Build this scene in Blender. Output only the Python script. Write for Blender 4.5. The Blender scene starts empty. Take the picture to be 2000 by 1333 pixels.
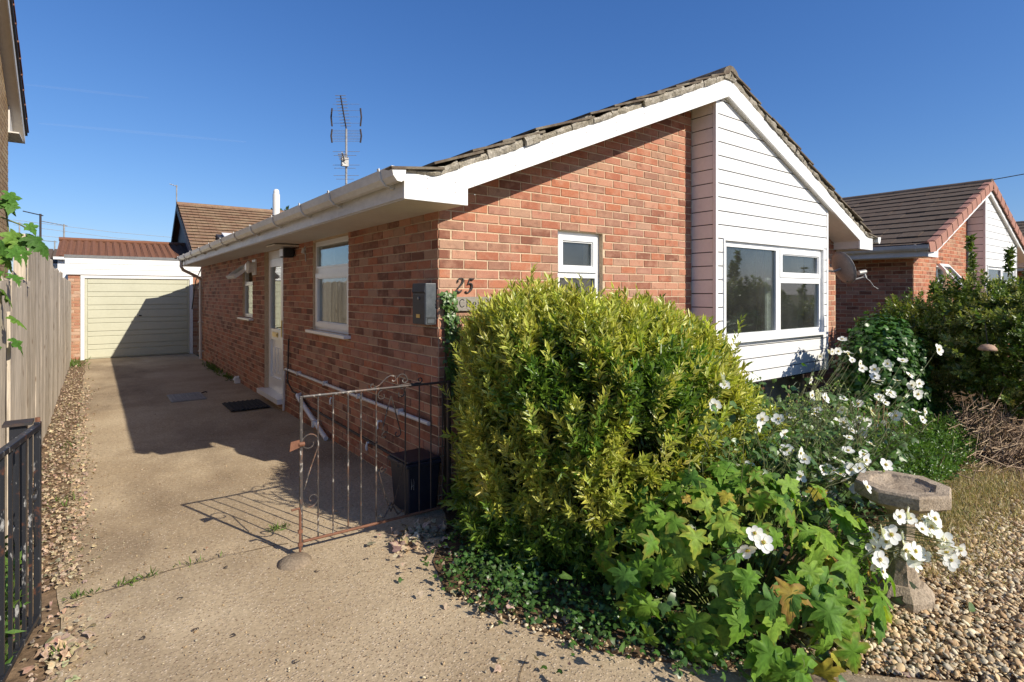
import bpy, math, random
import numpy as np
from mathutils import Vector, Matrix, noise

# ------------------------------------------------------------------ camera, sky, sun, exposure
S = bpy.context.scene
COL = S.collection
EYE = 1.62
cam = bpy.data.cameras.new('camera')
cam_o = bpy.data.objects.new('camera', cam)
COL.objects.link(cam_o)
cam_o.location = (0, 0, EYE)
cam_o.rotation_euler = (math.radians(90), 0, math.radians(-36.87))
cam.sensor_width = 36.0
cam.lens = 19.584
cam.shift_y = -0.0475
cam.clip_start = 0.05
cam.clip_end = 6000
S.camera = cam_o

LIGHT = Vector((-0.35, 1.0, -0.705)).normalized()      # the way sunlight travels
SUN_EL = math.asin(-LIGHT.z)
world = bpy.data.worlds.new('World')
S.world = world
world.use_nodes = True
wn = world.node_tree
wn.nodes.clear()
sky = wn.nodes.new('ShaderNodeTexSky')
sky.sky_type = 'NISHITA'
sky.sun_disc = False
sky.sun_elevation = SUN_EL
sky.sun_rotation = math.atan2(-LIGHT.x, -LIGHT.y)
sky.altitude = 50
sky.air_density = 1.0
sky.dust_density = 0.5
sky.ozone_density = 6.0
bg = wn.nodes.new('ShaderNodeBackground')
bg.inputs[1].default_value = 0.125
wo = wn.nodes.new('ShaderNodeOutputWorld')
# the deep, saturated blue of the photograph: one tone curve per channel over the whole sky
sc_ = wn.nodes.new('ShaderNodeSeparateColor'); cc_ = wn.nodes.new('ShaderNodeCombineColor')
wn.links.new(sky.outputs[0], sc_.inputs[0])
for i_, (p_, k_) in enumerate(((1.18, .487), (.98, .672), (.80, 1.13))):
    a_ = wn.nodes.new('ShaderNodeMath'); a_.operation = 'POWER'; a_.inputs[1].default_value = p_
    b_ = wn.nodes.new('ShaderNodeMath'); b_.operation = 'MULTIPLY'; b_.inputs[1].default_value = k_
    wn.links.new(sc_.outputs[i_], a_.inputs[0]); wn.links.new(a_.outputs[0], b_.inputs[0]); wn.links.new(b_.outputs[0], cc_.inputs[i_])
wn.links.new(cc_.outputs[0], bg.inputs[0])
wn.links.new(bg.outputs[0], wo.inputs[0])
sun = bpy.data.lights.new('sun', 'SUN')
sun.energy = 4.8
sun.angle = math.radians(0.53)
sun.color = (1.0, 0.92, 0.79)
sun_o = bpy.data.objects.new('sun', sun)
COL.objects.link(sun_o)
sun_o.rotation_euler = LIGHT.to_track_quat('-Z', 'Y').to_euler()
sun_o.location = (6, -14, 12)
S.view_settings.view_transform = 'Standard'
S.view_settings.look = 'None'
S.view_settings.gamma = 1
S.view_settings.exposure = 0.42
S.view_settings.use_curve_mapping = False
S.cycles.max_bounces = 8
S.cycles.transparent_max_bounces = 16
S.cycles.caustics_reflective = False
S.cycles.caustics_refractive = False

# ------------------------------------------------------------------ materials
def nd(nt, t, **kw):
    n = nt.nodes.new(t)
    for k, v in kw.items():
        setattr(n, k, v)
    return n

def new_mat(name):
    m = bpy.data.materials.new(name)
    m.use_nodes = True
    nt = m.node_tree
    b = nt.nodes['Principled BSDF']
    return m, nt, b

def mix_rgb(nt, fac, a, b, blend='MIX'):
    n = nd(nt, 'ShaderNodeMix', data_type='RGBA', blend_type=blend)
    for sock, val in ((n.inputs[0], fac), (n.inputs[6], a), (n.inputs[7], b)):
        if hasattr(val, 'is_linked'):
            nt.links.new(val, sock)
        elif isinstance(val, (int, float)):
            sock.default_value = val
        else:
            sock.default_value = (*val, 1)
    return n.outputs[2]

def noise_tex(nt, scale, detail=4, rough=0.55, vec=None, stretch=None, off=0.0):
    pos = vec
    if pos is None:
        pos = nd(nt, 'ShaderNodeNewGeometry').outputs['Position']
    if stretch is not None:
        mp = nd(nt, 'ShaderNodeMapping')
        mp.inputs['Scale'].default_value = stretch
        mp.inputs['Location'].default_value = (off, off * .7, off * .3)
        nt.links.new(pos, mp.inputs[0])
        pos = mp.outputs[0]
    t = nd(nt, 'ShaderNodeTexNoise')
    t.inputs['Scale'].default_value = scale
    t.inputs['Detail'].default_value = detail
    t.inputs['Roughness'].default_value = rough
    nt.links.new(pos, t.inputs['Vector'])
    return t.outputs['Fac']

def ramp(nt, fac, p0, p1, c0=(0, 0, 0), c1=(1, 1, 1)):
    r = nd(nt, 'ShaderNodeValToRGB')
    r.color_ramp.elements[0].position = p0
    r.color_ramp.elements[1].position = p1
    r.color_ramp.elements[0].color = (*c0, 1)
    r.color_ramp.elements[1].color = (*c1, 1)
    nt.links.new(fac, r.inputs[0])
    return r.outputs[0]

def bump(nt, b, height, strength=0.3, dist=0.01):
    n = nd(nt, 'ShaderNodeBump')
    n.inputs['Strength'].default_value = strength
    n.inputs['Distance'].default_value = dist
    nt.links.new(height, n.inputs['Height'])
    nt.links.new(n.outputs[0], b.inputs['Normal'])

def attr(nt, name='Col'):
    n = nd(nt, 'ShaderNodeAttribute')
    n.attribute_name = name
    return n.outputs['Color']

def simple(name, base, rough=0.6, dirt=None, dirt_amt=0.4, scale=6, bump_s=0.0, bump_scale=60, metallic=0.0, spec=0.5, use_attr=False, stretch=None, fine=0.25):
    m, nt, b = new_mat(name)
    c = attr(nt) if use_attr else base
    d = dirt if dirt is not None else tuple(x * .55 for x in base)
    f = ramp(nt, noise_tex(nt, scale, 5, .6, stretch=stretch), .42, .72)
    ff = nd(nt, 'ShaderNodeMath', operation='MULTIPLY')
    nt.links.new(f, ff.inputs[0]); ff.inputs[1].default_value = dirt_amt
    if use_attr and dirt is None:
        c1 = mix_rgb(nt, ff.outputs[0], c, mix_rgb(nt, 1.0, c, (.55, .55, .55), 'MULTIPLY'))
    else:
        c1 = mix_rgb(nt, ff.outputs[0], c, d)
    g = ramp(nt, noise_tex(nt, scale * 9, 3, .6, stretch=stretch, off=3), .3, .75, (1 - fine,) * 3, (1 + fine * .4,) * 3)
    c2 = mix_rgb(nt, 1.0, c1, g, 'MULTIPLY')
    nt.links.new(c2, b.inputs['Base Color'])
    b.inputs['Roughness'].default_value = rough
    b.inputs['Metallic'].default_value = metallic
    b.inputs['Specular IOR Level'].default_value = spec
    if bump_s:
        bump(nt, b, noise_tex(nt, bump_scale, 4, .65), bump_s, .006)
    return m

def leaf_mat(name, rough=0.42, trans=0.3, spec=0.4, noise_amt=.35, scale=90):
    m, nt, b = new_mat(name)
    c = attr(nt)
    g = ramp(nt, noise_tex(nt, scale, 3, .6), .3, .75, (1 - noise_amt,) * 3, (1 + noise_amt * .5,) * 3)
    c2 = mix_rgb(nt, 1.0, c, g, 'MULTIPLY')
    nt.links.new(c2, b.inputs['Base Color'])
    b.inputs['Roughness'].default_value = rough
    b.inputs['Specular IOR Level'].default_value = spec
    tr = nd(nt, 'ShaderNodeBsdfTranslucent')
    nt.links.new(mix_rgb(nt, 1.0, c2, (1.15, 1.2, .6), 'MULTIPLY'), tr.inputs[0])
    mx = nd(nt, 'ShaderNodeMixShader')
    mx.inputs[0].default_value = trans
    nt.links.new(b.outputs[0], mx.inputs[1])
    nt.links.new(tr.outputs[0], mx.inputs[2])
    nt.links.new(mx.outputs[0], nt.nodes['Material Output'].inputs[0])
    return m

M = {}
def build_materials():
    # brick: colour per brick plus kiln marks
    m, nt, b = new_mat('brick'); M['brick'] = m
    c = attr(nt)
    f1 = ramp(nt, noise_tex(nt, 7, 3, .6, stretch=(1, 1, 1.6)), .46, .72)
    mul = nd(nt, 'ShaderNodeMath', operation='MULTIPLY'); nt.links.new(f1, mul.inputs[0]); mul.inputs[1].default_value = .65
    c = mix_rgb(nt, mul.outputs[0], c, (.47, .27, .18))
    f2 = ramp(nt, noise_tex(nt, 11, 2, .5, stretch=(1, 1, 1.4), off=9), .56, .74)
    mul = nd(nt, 'ShaderNodeMath', operation='MULTIPLY'); nt.links.new(f2, mul.inputs[0]); mul.inputs[1].default_value = .5
    c = mix_rgb(nt, mul.outputs[0], c, (.155, .075, .05))
    c = mix_rgb(nt, 1.0, c, ramp(nt, noise_tex(nt, 120, 4, .7), .3, .7, (.82,) * 3, (1.1,) * 3), 'MULTIPLY')
    nt.links.new(c, b.inputs['Base Color']); b.inputs['Roughness'].default_value = .85
    b.inputs['Specular IOR Level'].default_value = .25
    bump(nt, b, noise_tex(nt, 160, 5, .7), .45, .004)
    M['mortar'] = simple('mortar', (.62, .47, .32), .95, (.42, .30, .20), .4, 5, .4, 150, spec=.15)
    M['white'] = simple('white_plastic', (.78, .77, .74), .32, (.62, .60, .55), .25, 3, fine=.05)
    M['board'] = simple('white_board', (.80, .795, .78), .42, (.70, .68, .64), .3, 2.5, fine=.05)
    M['gutter'] = simple('gutter_plastic', (.70, .68, .64), .38, (.42, .38, .33), .55, 4, fine=.12, stretch=(1, .35, 1))
    M['soffit'] = simple('soffit_board', (.66, .62, .56), .6, (.50, .45, .38), .4, 2, fine=.06)
    M['upvc'] = simple('window_plastic', (.80, .80, .79), .25, (.68, .67, .64), .2, 4, fine=.04)
    M['seal'] = simple('rubber_seal', (.03, .03, .03), .6)
    # glass
    m, nt, b = new_mat('window_glass'); M['glass'] = m
    nt.nodes.remove(b)
    tr = nd(nt, 'ShaderNodeBsdfTransparent'); tr.inputs[0].default_value = (.82, .86, .84, 1)
    gl = nd(nt, 'ShaderNodeBsdfGlossy'); gl.inputs['Roughness'].default_value = .012
    gl.inputs[0].default_value = (.95, .97, .97, 1)
    lw = nd(nt, 'ShaderNodeLayerWeight'); pw = nd(nt, 'ShaderNodeMath', operation='POWER'); nt.links.new(lw.outputs['Facing'], pw.inputs[0]); pw.inputs[1].default_value = 4.2
    fr = nd(nt, 'ShaderNodeMath', operation='MULTIPLY_ADD'); nt.links.new(pw.outputs[0], fr.inputs[0]); fr.inputs[1].default_value = .93; fr.inputs[2].default_value = .07
    mx = nd(nt, 'ShaderNodeMixShader')
    nt.links.new(fr.outputs[0], mx.inputs[0]); nt.links.new(tr.outputs[0], mx.inputs[1]); nt.links.new(gl.outputs[0], mx.inputs[2])
    du = nd(nt, 'ShaderNodeBsdfDiffuse'); du.inputs[0].default_value = (.62, .62, .58, 1)
    m2 = nd(nt, 'ShaderNodeMixShader')
    nt.links.new(ramp(nt, noise_tex(nt, 3, 4, .6), .3, .8, (.012,) * 3, (.040,) * 3), m2.inputs[0])
    nt.links.new(mx.outputs[0], m2.inputs[1]); nt.links.new(du.outputs[0], m2.inputs[2])
    nt.links.new(m2.outputs[0], nt.nodes['Material Output'].inputs[0])
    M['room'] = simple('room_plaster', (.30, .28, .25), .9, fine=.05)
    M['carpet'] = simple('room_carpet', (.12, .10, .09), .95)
    M['curtain'] = simple('curtain_cloth', (.72, .72, .70), .9, fine=.1)
    M['brown_wood'] = simple('brown_wood', (.13, .055, .03), .5)
    M['tile_old'] = simple('weathered_tile', (.12, .09, .065), .9, (.27, .24, .18), .85, 8, .6, 60, spec=.2)
    M['tile_dark'] = simple('dark_concrete_tile', (.125, .088, .062), .85, (.16, .13, .10), .6, 7, .5, 70, spec=.2)
    M['tile_brown'] = simple('brown_tile', (.25, .15, .095), .9, (.36, .28, .17), .6, 2.2, .4, 40, spec=.2, use_attr=False)
    M['tile_red'] = simple('red_brown_tile', (.22, .10, .06), .9, (.15, .08, .05), .6, 5, .4, 40, spec=.2)
    M['verge_pink'] = simple('pink_verge_tile', (.40, .205, .155), .85, (.30, .16, .12), .5, 8, .3, 80, spec=.2)
    M['bedding'] = simple('mortar_bedding', (.31, .275, .21), .95, (.62, .57, .49), .85, 9, .9, 70, spec=.1, fine=.6)
    M['flash'] = simple('grey_roof_felt', (.20, .20, .20), .8)
    M['lead'] = simple('dark_lead', (.035, .035, .04), .6)
    # driveway concrete
    m, nt, b = new_mat('drive_concrete'); M['drive'] = m
    base = mix_rgb(nt, ramp(nt, noise_tex(nt, .9, 6, .6), .35, .66), (.385, .290, .180), (.535, .425, .280))
    st = ramp(nt, noise_tex(nt, .55, 5, .65, stretch=(1, .55, 1), off=4), .50, .66)
    stm = nd(nt, 'ShaderNodeMath', operation='MULTIPLY'); nt.links.new(st, stm.inputs[0]); stm.inputs[1].default_value = .7
    base = mix_rgb(nt, stm.outputs[0], base, (.16, .112, .07))
    st2 = ramp(nt, noise_tex(nt, 2.3, 6, .7, off=2, stretch=(1, 1, 1)), .60, .78)
    stm2 = nd(nt, 'ShaderNodeMath', operation='MULTIPLY'); nt.links.new(st2, stm2.inputs[0]); stm2.inputs[1].default_value = .35
    base = mix_rgb(nt, stm2.outputs[0], base, (.17, .12, .08))
    vo = nd(nt, 'ShaderNodeTexVoronoi'); vo.inputs['Scale'].default_value = 85
    nt.links.new(nd(nt, 'ShaderNodeNewGeometry').outputs['Position'], vo.inputs['Vector'])
    sep = nd(nt, 'ShaderNodeSeparateColor'); nt.links.new(vo.outputs['Color'], sep.inputs[0])
    peb = mix_rgb(nt, sep.outputs[1], (.22, .13, .07), (.70, .58, .44))
    near = ramp(nt, vo.outputs['Distance'], .25, .55, (1, 1, 1), (0, 0, 0))
    pick = ramp(nt, sep.outputs[0], .52, .6)
    pm = nd(nt, 'ShaderNodeMath', operation='MULTIPLY'); nt.links.new(near, pm.inputs[0]); nt.links.new(pick, pm.inputs[1])
    pm2 = nd(nt, 'ShaderNodeMath', operation='MULTIPLY'); nt.links.new(pm.outputs[0], pm2.inputs[0]); pm2.inputs[1].default_value = .8
    base = mix_rgb(nt, pm2.outputs[0], base, peb)
    base = mix_rgb(nt, 1.0, base, ramp(nt, noise_tex(nt, 45, 4, .75), .28, .72, (.62,) * 3, (1.18,) * 3), 'MULTIPLY')
    nt.links.new(base, b.inputs['Base Color']); b.inputs['Roughness'].default_value = .95
    b.inputs['Specular IOR Level'].default_value = .15
    ad = nd(nt, 'ShaderNodeMath', operation='ADD'); nt.links.new(noise_tex(nt, 70, 5, .75), ad.inputs[0]); nt.links.new(pm.outputs[0], ad.inputs[1])
    bump(nt, b, ad.outputs[0], .55, .004)
    M['soil'] = simple('garden_soil', (.15, .095, .055), .98, (.075, .05, .03), .7, 5, .9, 50, spec=.1, fine=.5)
    M['litter_soil'] = simple('litter_soil', (.25, .17, .105), .98, (.13, .085, .05), .7, 4, .9, 50, spec=.1, fine=.5)
    M['earth'] = simple('far_ground', (.14, .12, .06), .98, (.08, .10, .03), .6, .4, .5, 20, spec=.1, fine=.4)
    M['gravel_base'] = simple('gravel_base', (.24, .165, .10), .98, (.14, .095, .06), .6, 25, .9, 60, spec=.1, fine=.5)
    M['stone'] = simple('pebble', (.4, .3, .2), .75, None, .35, 30, .2, 120, spec=.35, use_attr=True)
    M['bark_leaf'] = leaf_mat('dry_leaf', .7, .12, .2, .4, 60)
    M['leaf'] = leaf_mat('leaf', .36, .36, .5)
    M['leaf_big'] = leaf_mat('broad_leaf', .58, .40, .22, .35, 55)
    M['grass'] = leaf_mat('grass_blade', .6, .25, .2)
    M['petal'] = leaf_mat('white_petal', .6, .30, .2, .06, 60)
    M['stem'] = simple('plant_stem', (.10, .12, .035), .7, use_attr=True)
    M['twig'] = simple('dry_twig', (.16, .10, .06), .85, use_attr=True)
    # weathered fence board, tone varies from board to board
    m, nt, b = new_mat('fence_wood'); M['fence'] = m
    oi = nd(nt, 'ShaderNodeObjectInfo')
    tone = ramp(nt, oi.outputs['Random'], 0, 1, (.46, .39, .30), (.70, .61, .49))
    gr = ramp(nt, noise_tex(nt, 14, 5, .65, stretch=(6, 6, .35)), .32, .70, (.55,) * 3, (1.12,) * 3)
    c = mix_rgb(nt, 1.0, tone, gr, 'MULTIPLY')
    kn = ramp(nt, noise_tex(nt, 5, 2, .5, stretch=(2.2, 2.2, 1), off=5), .66, .76)
    c = mix_rgb(nt, kn, c, (.17, .11, .065))
    nt.links.new(c, b.inputs['Base Color']); b.inputs['Roughness'].default_value = .9
    b.inputs['Specular IOR Level'].default_value = .2
    bump(nt, b, gr, .5, .004)
    # chipped black iron
    m, nt, b = new_mat('chipped_black_iron'); M['iron_black'] = m
    f = ramp(nt, noise_tex(nt, 22, 5, .7, stretch=(1.5, 1.5, .5)), .60, .66)
    c = mix_rgb(nt, f, (.017, .018, .022), (.34, .33, .31))
    f = ramp(nt, noise_tex(nt, 9, 4, .7, off=4, stretch=(1, 1, 1)), .62, .72)
    c = mix_rgb(nt, f, c, (.13, .05, .025))
    nt.links.new(c, b.inputs['Base Color']); b.inputs['Roughness'].default_value = .42
    # rusty worn iron
    m, nt, b = new_mat('rusty_worn_iron'); M['iron_rust'] = m
    f = ramp(nt, noise_tex(nt, 16, 5, .7, stretch=(1, 1, .6)), .50, .64)
    c = mix_rgb(nt, f, (.045, .038, .035), (.15, .075, .045))
    f = ramp(nt, noise_tex(nt, 28, 5, .7, off=6, stretch=(1, 1, .5)), .56, .66)
    c = mix_rgb(nt, f, c, (.42, .38, .33))
    nt.links.new(c, b.inputs['Base Color']); b.inputs['Roughness'].default_value = .55
    M['rust'] = simple('rust', (.20, .085, .045), .8, (.10, .04, .02), .6, 30)
    M['iron_dark'] = simple('dark_iron', (.03, .026, .024), .6, (.12, .06, .035), .5, 20)
    M['door_green'] = simple('sage_paint', (.50, .495, .375), .5, (.44, .435, .32), .5, 2, fine=.05)
    M['navy'] = simple('navy_plastic', (.012, .015, .028), .45, (.05, .05, .06), .4, 6)
    M['mailgrey'] = simple('grey_box_paint', (.055, .065, .075), .45, (.12, .13, .14), .6, 9, metallic=.0)
    M['brass'] = simple('brass', (.60, .45, .18), .3, metallic=.9)
    M['black'] = simple('black_plastic', (.015, .015, .016), .45)
    M['mast'] = simple('aluminium_mast', (.42, .41, .39), .5, (.16, .14, .12), .6, 8, metallic=.3)
    M['dish'] = simple('grey_dish', (.20, .195, .20), .55, (.12, .11, .11), .5, 6)
    M['plaque'] = simple('weathered_plaque', (.30, .27, .225), .85, (.17, .15, .12), .6, 9, .4, 80, stretch=(.6, 1, 4))
    M['ink'] = simple('dark_lettering', (.025, .022, .02), .7)
    M['stonebath'] = simple('reconstituted_stone', (.46, .37, .27), .95, (.22, .165, .11), .6, 10, .9, 140, spec=.15, fine=.45)
    M['kerb'] = simple('concrete_kerb', (.30, .235, .165), .95, (.17, .12, .08), .6, 8, .6, 90, spec=.15, fine=.4)
    M['tan_brick'] = simple('tan_brick', (.40, .28, .155), .9, None, .45, 9, .4, 90, spec=.2, use_attr=True)
    M['clay'] = simple('pale_clay', (.42, .27, .18), .8)
    M['mat_rubber'] = simple('rubber_mat', (.016, .014, .013), .85)
    M['cover'] = simple('galvanised_cover', (.30, .285, .26), .6, (.18, .15, .12), .6, 12, metallic=.2)
    m, nt, b = new_mat('ice_trail'); M['trail'] = m
    b.inputs['Base Color'].default_value = (.9, .9, .9, 1); b.inputs['Alpha'].default_value = .022; b.inputs['Roughness'].default_value = 1
build_materials()

# ------------------------------------------------------------------ mesh helpers
def link(o):
    COL.objects.link(o)
    return o

class MB:
    """collects polygons (with a colour each) and links them as one mesh object"""
    def __init__(s):
        s.v, s.f, s.c, s.mi = [], [], [], []
        s.col = (1, 1, 1); s.m = 0
    def add(s, vs, fs, col=None):
        n = len(s.v)
        s.v += [tuple(p) for p in vs]
        for f in fs:
            s.f.append(tuple(i + n for i in f)); s.c.append(col or s.col); s.mi.append(s.m)
    def box(s, x0, x1, y0, y1, z0, z1, col=None):
        s.add([(x0, y0, z0), (x1, y0, z0), (x1, y1, z0), (x0, y1, z0), (x0, y0, z1), (x1, y0, z1), (x1, y1, z1), (x0, y1, z1)],
              [(0, 3, 2, 1), (4, 5, 6, 7), (0, 1, 5, 4), (1, 2, 6, 5), (2, 3, 7, 6), (3, 0, 4, 7)], col)
    def hexa(s, p, col=None):
        """eight corners: bottom four then top four"""
        s.add(p, [(0, 3, 2, 1), (4, 5, 6, 7), (0, 1, 5, 4), (1, 2, 6, 5), (2, 3, 7, 6), (3, 0, 4, 7)], col)
    def prism(s, poly, axis, a0, a1, col=None):
        """poly: 2d points; axis 'y': (x,z) swept in y, 'x': (y,z) swept in x, 'z': (x,y) swept in z"""
        n = len(poly)
        def P(p, a):
            return (p[0], a, p[1]) if axis == 'y' else (a, p[0], p[1]) if axis == 'x' else (p[0], p[1], a)
        vs = [P(p, a0) for p in poly] + [P(p, a1) for p in poly]
        fs = [tuple(range(n)), tuple(range(2 * n - 1, n - 1, -1))] + [(i, i + n, (i + 1) % n + n, (i + 1) % n) for i in range(n)]
        s.add(vs, fs, col)
    def tube(s, pts, r, n=6, col=None, cap=True, flat=1.0, up=None):
        pts = [Vector(p) for p in pts]
        rs = r if isinstance(r, (list, tuple)) else [r] * len(pts)
        t0 = (pts[1] - pts[0]).normalized()
        ref = Vector(up) if up else (Vector((0, 0, 1)) if abs(t0.z) < .9 else Vector((1, 0, 0)))
        u = t0.cross(ref).normalized(); vs = []; 
        for i, p in enumerate(pts):
            t = (pts[min(i + 1, len(pts) - 1)] - pts[max(i - 1, 0)]).normalized()
            u = (u - t * u.dot(t)).normalized(); w = t.cross(u)
            for k in range(n):
                a = 2 * math.pi * k / n
                vs.append(p + (u * math.cos(a) + w * math.sin(a) * flat) * rs[i])
        fs = [(i * n + k, i * n + (k + 1) % n, (i + 1) * n + (k + 1) % n, (i + 1) * n + k) for i in range(len(pts) - 1) for k in range(n)]
        if cap:
            fs += [tuple(range(n - 1, -1, -1)), tuple(range((len(pts) - 1) * n, len(pts) * n))]
        s.add(vs, fs, col)
    def lathe(s, prof, c, n=8, col=None, rot=0.0):
        vs = []
        for r, z in prof:
            for k in range(n):
                a = 2 * math.pi * k / n + rot
                vs.append((c[0] + r * math.cos(a), c[1] + r * math.sin(a), c[2] + z))
        fs = [(i * n + k, i * n + (k + 1) % n, (i + 1) * n + (k + 1) % n, (i + 1) * n + k) for i in range(len(prof) - 1) for k in range(n)]
        fs += [tuple(range(n - 1, -1, -1)), tuple(range((len(prof) - 1) * n, len(prof) * n))]
        s.add(vs, fs, col)
    def mesh(s, name, mats, smooth=False):
        me = bpy.data.meshes.new(name)
        me.from_pydata(s.v, [], s.f)
        for m in (mats if isinstance(mats, (list, tuple)) else [mats]):
            me.materials.append(m)
        if any(s.mi): me.polygons.foreach_set('material_index', s.mi)
        ca = me.color_attributes.new('Col', 'FLOAT_COLOR', 'CORNER')
        arr = []
        for f, c in zip(s.f, s.c):
            arr += [*c, 1.0] * len(f)
        ca.data.foreach_set('color', arr)
        if smooth: me.polygons.foreach_set('use_smooth', [True] * len(s.f))
        me.update()
        return me
    def build(s, name, mats, parent=None, smooth=False, bevel=0, **tags):
        o = link(bpy.data.objects.new(name, s.mesh(name, mats, smooth)))
        if parent is not None: attach(o, parent)
        if bevel:
            b = o.modifiers.new('edge', 'BEVEL'); b.width = bevel; b.segments = 2; b.limit_method = 'ANGLE'
        tag(o, **tags)
        return o

def attach(o, p):
    o.parent = p
    o.matrix_parent_inverse = world_matrix(p).inverted()
def world_matrix(o):
    m = o.matrix_basis.copy()
    if o.parent: m = world_matrix(o.parent) @ o.matrix_parent_inverse @ m
    return m

def tag(o, label=None, cat=None, group=None, kind=None):
    if label: o['label'] = label
    if cat: o['category'] = cat
    if group: o['group'] = group
    if kind: o['kind'] = kind

def thing(name, loc, label, cat, group=None):
    o = link(bpy.data.objects.new(name, None))
    o.location = loc; o.empty_display_size = .1
    tag(o, label, cat, group)
    return o

def inst(name, me, parent, mat4=None, **tags):
    """a part that shares mesh data with its like"""
    o = link(bpy.data.objects.new(name, me))
    if parent is not None: attach(o, parent)
    if mat4 is not None: o.matrix_basis = mat4
    tag(o, **tags)
    return o

def fast_mesh(name, V, T, C, mats, smooth=False):
    me = bpy.data.meshes.new(name)
    V = np.asarray(V, np.float32); T = np.asarray(T, np.int32)
    me.vertices.add(len(V)); me.vertices.foreach_set('co', V.ravel())
    me.loops.add(T.size); me.loops.foreach_set('vertex_index', T.ravel())
    k = T.shape[1]
    me.polygons.add(len(T))
    me.polygons.foreach_set('loop_start', np.arange(0, T.size, k, dtype=np.int32))
    me.polygons.foreach_set('loop_total', np.full(len(T), k, np.int32))
    if smooth: me.polygons.foreach_set('use_smooth', np.ones(len(T), bool))
    me.update(calc_edges=True)
    ca = me.color_attributes.new('Col', 'FLOAT_COLOR', 'POINT')
    C = np.asarray(C, np.float32)
    ca.data.foreach_set('color', np.c_[C, np.ones(len(C), np.float32)].ravel())
    me.materials.append(mats)
    return me

def norm(a):
    return a / np.maximum(np.linalg.norm(a, axis=1, keepdims=True), 1e-9)

def leaves_np(P, D, L, Wd, rng, mid, edge, fold=.25, droop=.15, up=None):
    """P base points, D directions, L lengths, Wd widths: folded lance leaves; mid/edge colours (n,3)"""
    n = len(P)
    D = norm(D)
    r = rng.normal(size=(n, 3)) if up is None else up + rng.normal(size=(n, 3)) * .35
    Sd = norm(np.cross(D, r))
    N = np.cross(Sd, D)
    L = L[:, None]; Wd = Wd[:, None]
    base = P
    m1 = P + D * L * .45 - N * Wd * fold
    l1 = P + D * L * .42 + Sd * Wd * .5
    r1 = P + D * L * .42 - Sd * Wd * .5
    tip = P + D * L - N * L * droop
    V = np.stack([base, l1, m1, r1, tip], 1).reshape(-1, 3)
    o = (np.arange(n) * 5)[:, None, None]
    T = (np.array([[0, 2, 1], [0, 3, 2], [1, 2, 4], [2, 3, 4]])[None] + o).reshape(-1, 3)
    C = np.stack([mid, edge, mid, edge, (mid + edge) / 2], 1).reshape(-1, 3)
    return V, T, C

class LeafBag:
    def __init__(s): s.V, s.T, s.C, s.n = [], [], [], 0
    def add(s, V, T, C):
        s.V.append(V); s.T.append(T + s.n); s.C.append(C); s.n += len(V)
    def build(s, name, mat, parent=None, **tags):
        me = fast_mesh(name, np.concatenate(s.V), np.concatenate(s.T), np.concatenate(s.C), mat)
        o = link(bpy.data.objects.new(name, me))
        if parent is not None: attach(o, parent)
        tag(o, **tags)
        return o

# ------------------------------------------------------------------ ground
R0 = random.Random(11)
def sheet(name, poly, z, mat, thick=.05):
    mb = MB(); mb.prism(poly, 'z', z - thick, z)
    return mb.build(name, mat, kind='structure')
mb = MB(); mb.box(-400, 400, -300, 500, -.40, -.06)
mb.build('ground', M['earth'], kind='structure')
BED_EDGE = [(2.085, 3.62), (1.95, 3.34), (1.62, 2.95), (1.52, 2.62), (1.62, 2.25), (1.80, 1.82), (2.08, 1.45), (2.42, 1.19), (2.62, .98), (3.3, .30), (4.2, -.75), (5.5, -2.4)]
# the concrete drive with gently uneven surface
nx, ny = 60, 190
def drive_right(y):
    if y > 3.62: return 2.10
    for (xa, ya), (xb, yb) in zip(BED_EDGE[:-1], BED_EDGE[1:]):
        if yb <= y <= ya: return xa + (xb - xa) * (ya - y) / (ya - yb)
    return 5.5 + (-2.4 - y)
V, F = [], []
for j in range(ny + 1):
    y = -6 + 23.0 * j / ny
    xr = drive_right(y)
    for i in range(nx + 1):
        e = i / nx
        x = -.16 + .05 * noise.noise((y * 1.3, 2, 5)) * (1 - e) + e * (xr + .16)
        V.append((x, y, .010 * noise.noise((x * .8, y * .8, 0)) + .004 * noise.noise((x * 4, y * 4, 3)) - (.012 if abs(y - 3.77 - .05 * math.sin(x * 5) - .05 * x) < .03 and x < 1.05 else 0)))
for j in range(ny):
    for i in range(nx):
        a = j * (nx + 1) + i
        F.append((a, a + 1, a + nx + 2, a + nx + 1))
me = bpy.data.meshes.new('driveway'); me.from_pydata(V, [], F); me.materials.append(M['drive'])
me.polygons.foreach_set('use_smooth', [True] * len(F))
driveway = link(bpy.data.objects.new('driveway', me)); tag(driveway, kind='structure')
sheet('drive_verge', [(-.62, 1.0), (.0, 1.0), (.0, 17.2), (-.62, 17.2)], -.007, M['litter_soil'])
bed = [(p[0], p[1]) for p in BED_EDGE[:8]] + [(2.75, 1.35), (3.3, 1.42), (4.2, 1.45), (5.2, 1.75), (11.8, 1.9), (11.8, 3.75), (2.085, 3.75)]
sheet('flower_bed', bed[::-1], .012, M['soil'])
sheet('gravel_path', [(2.42, 1.19), (2.62, .98), (3.3, .30), (4.2, -.75), (5.5, -2.4), (16, -2.4), (16, 1.9), (5.2, 1.75), (4.2, 1.45), (3.3, 1.42), (2.75, 1.35)], -.012, M['gravel_base'])

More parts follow.
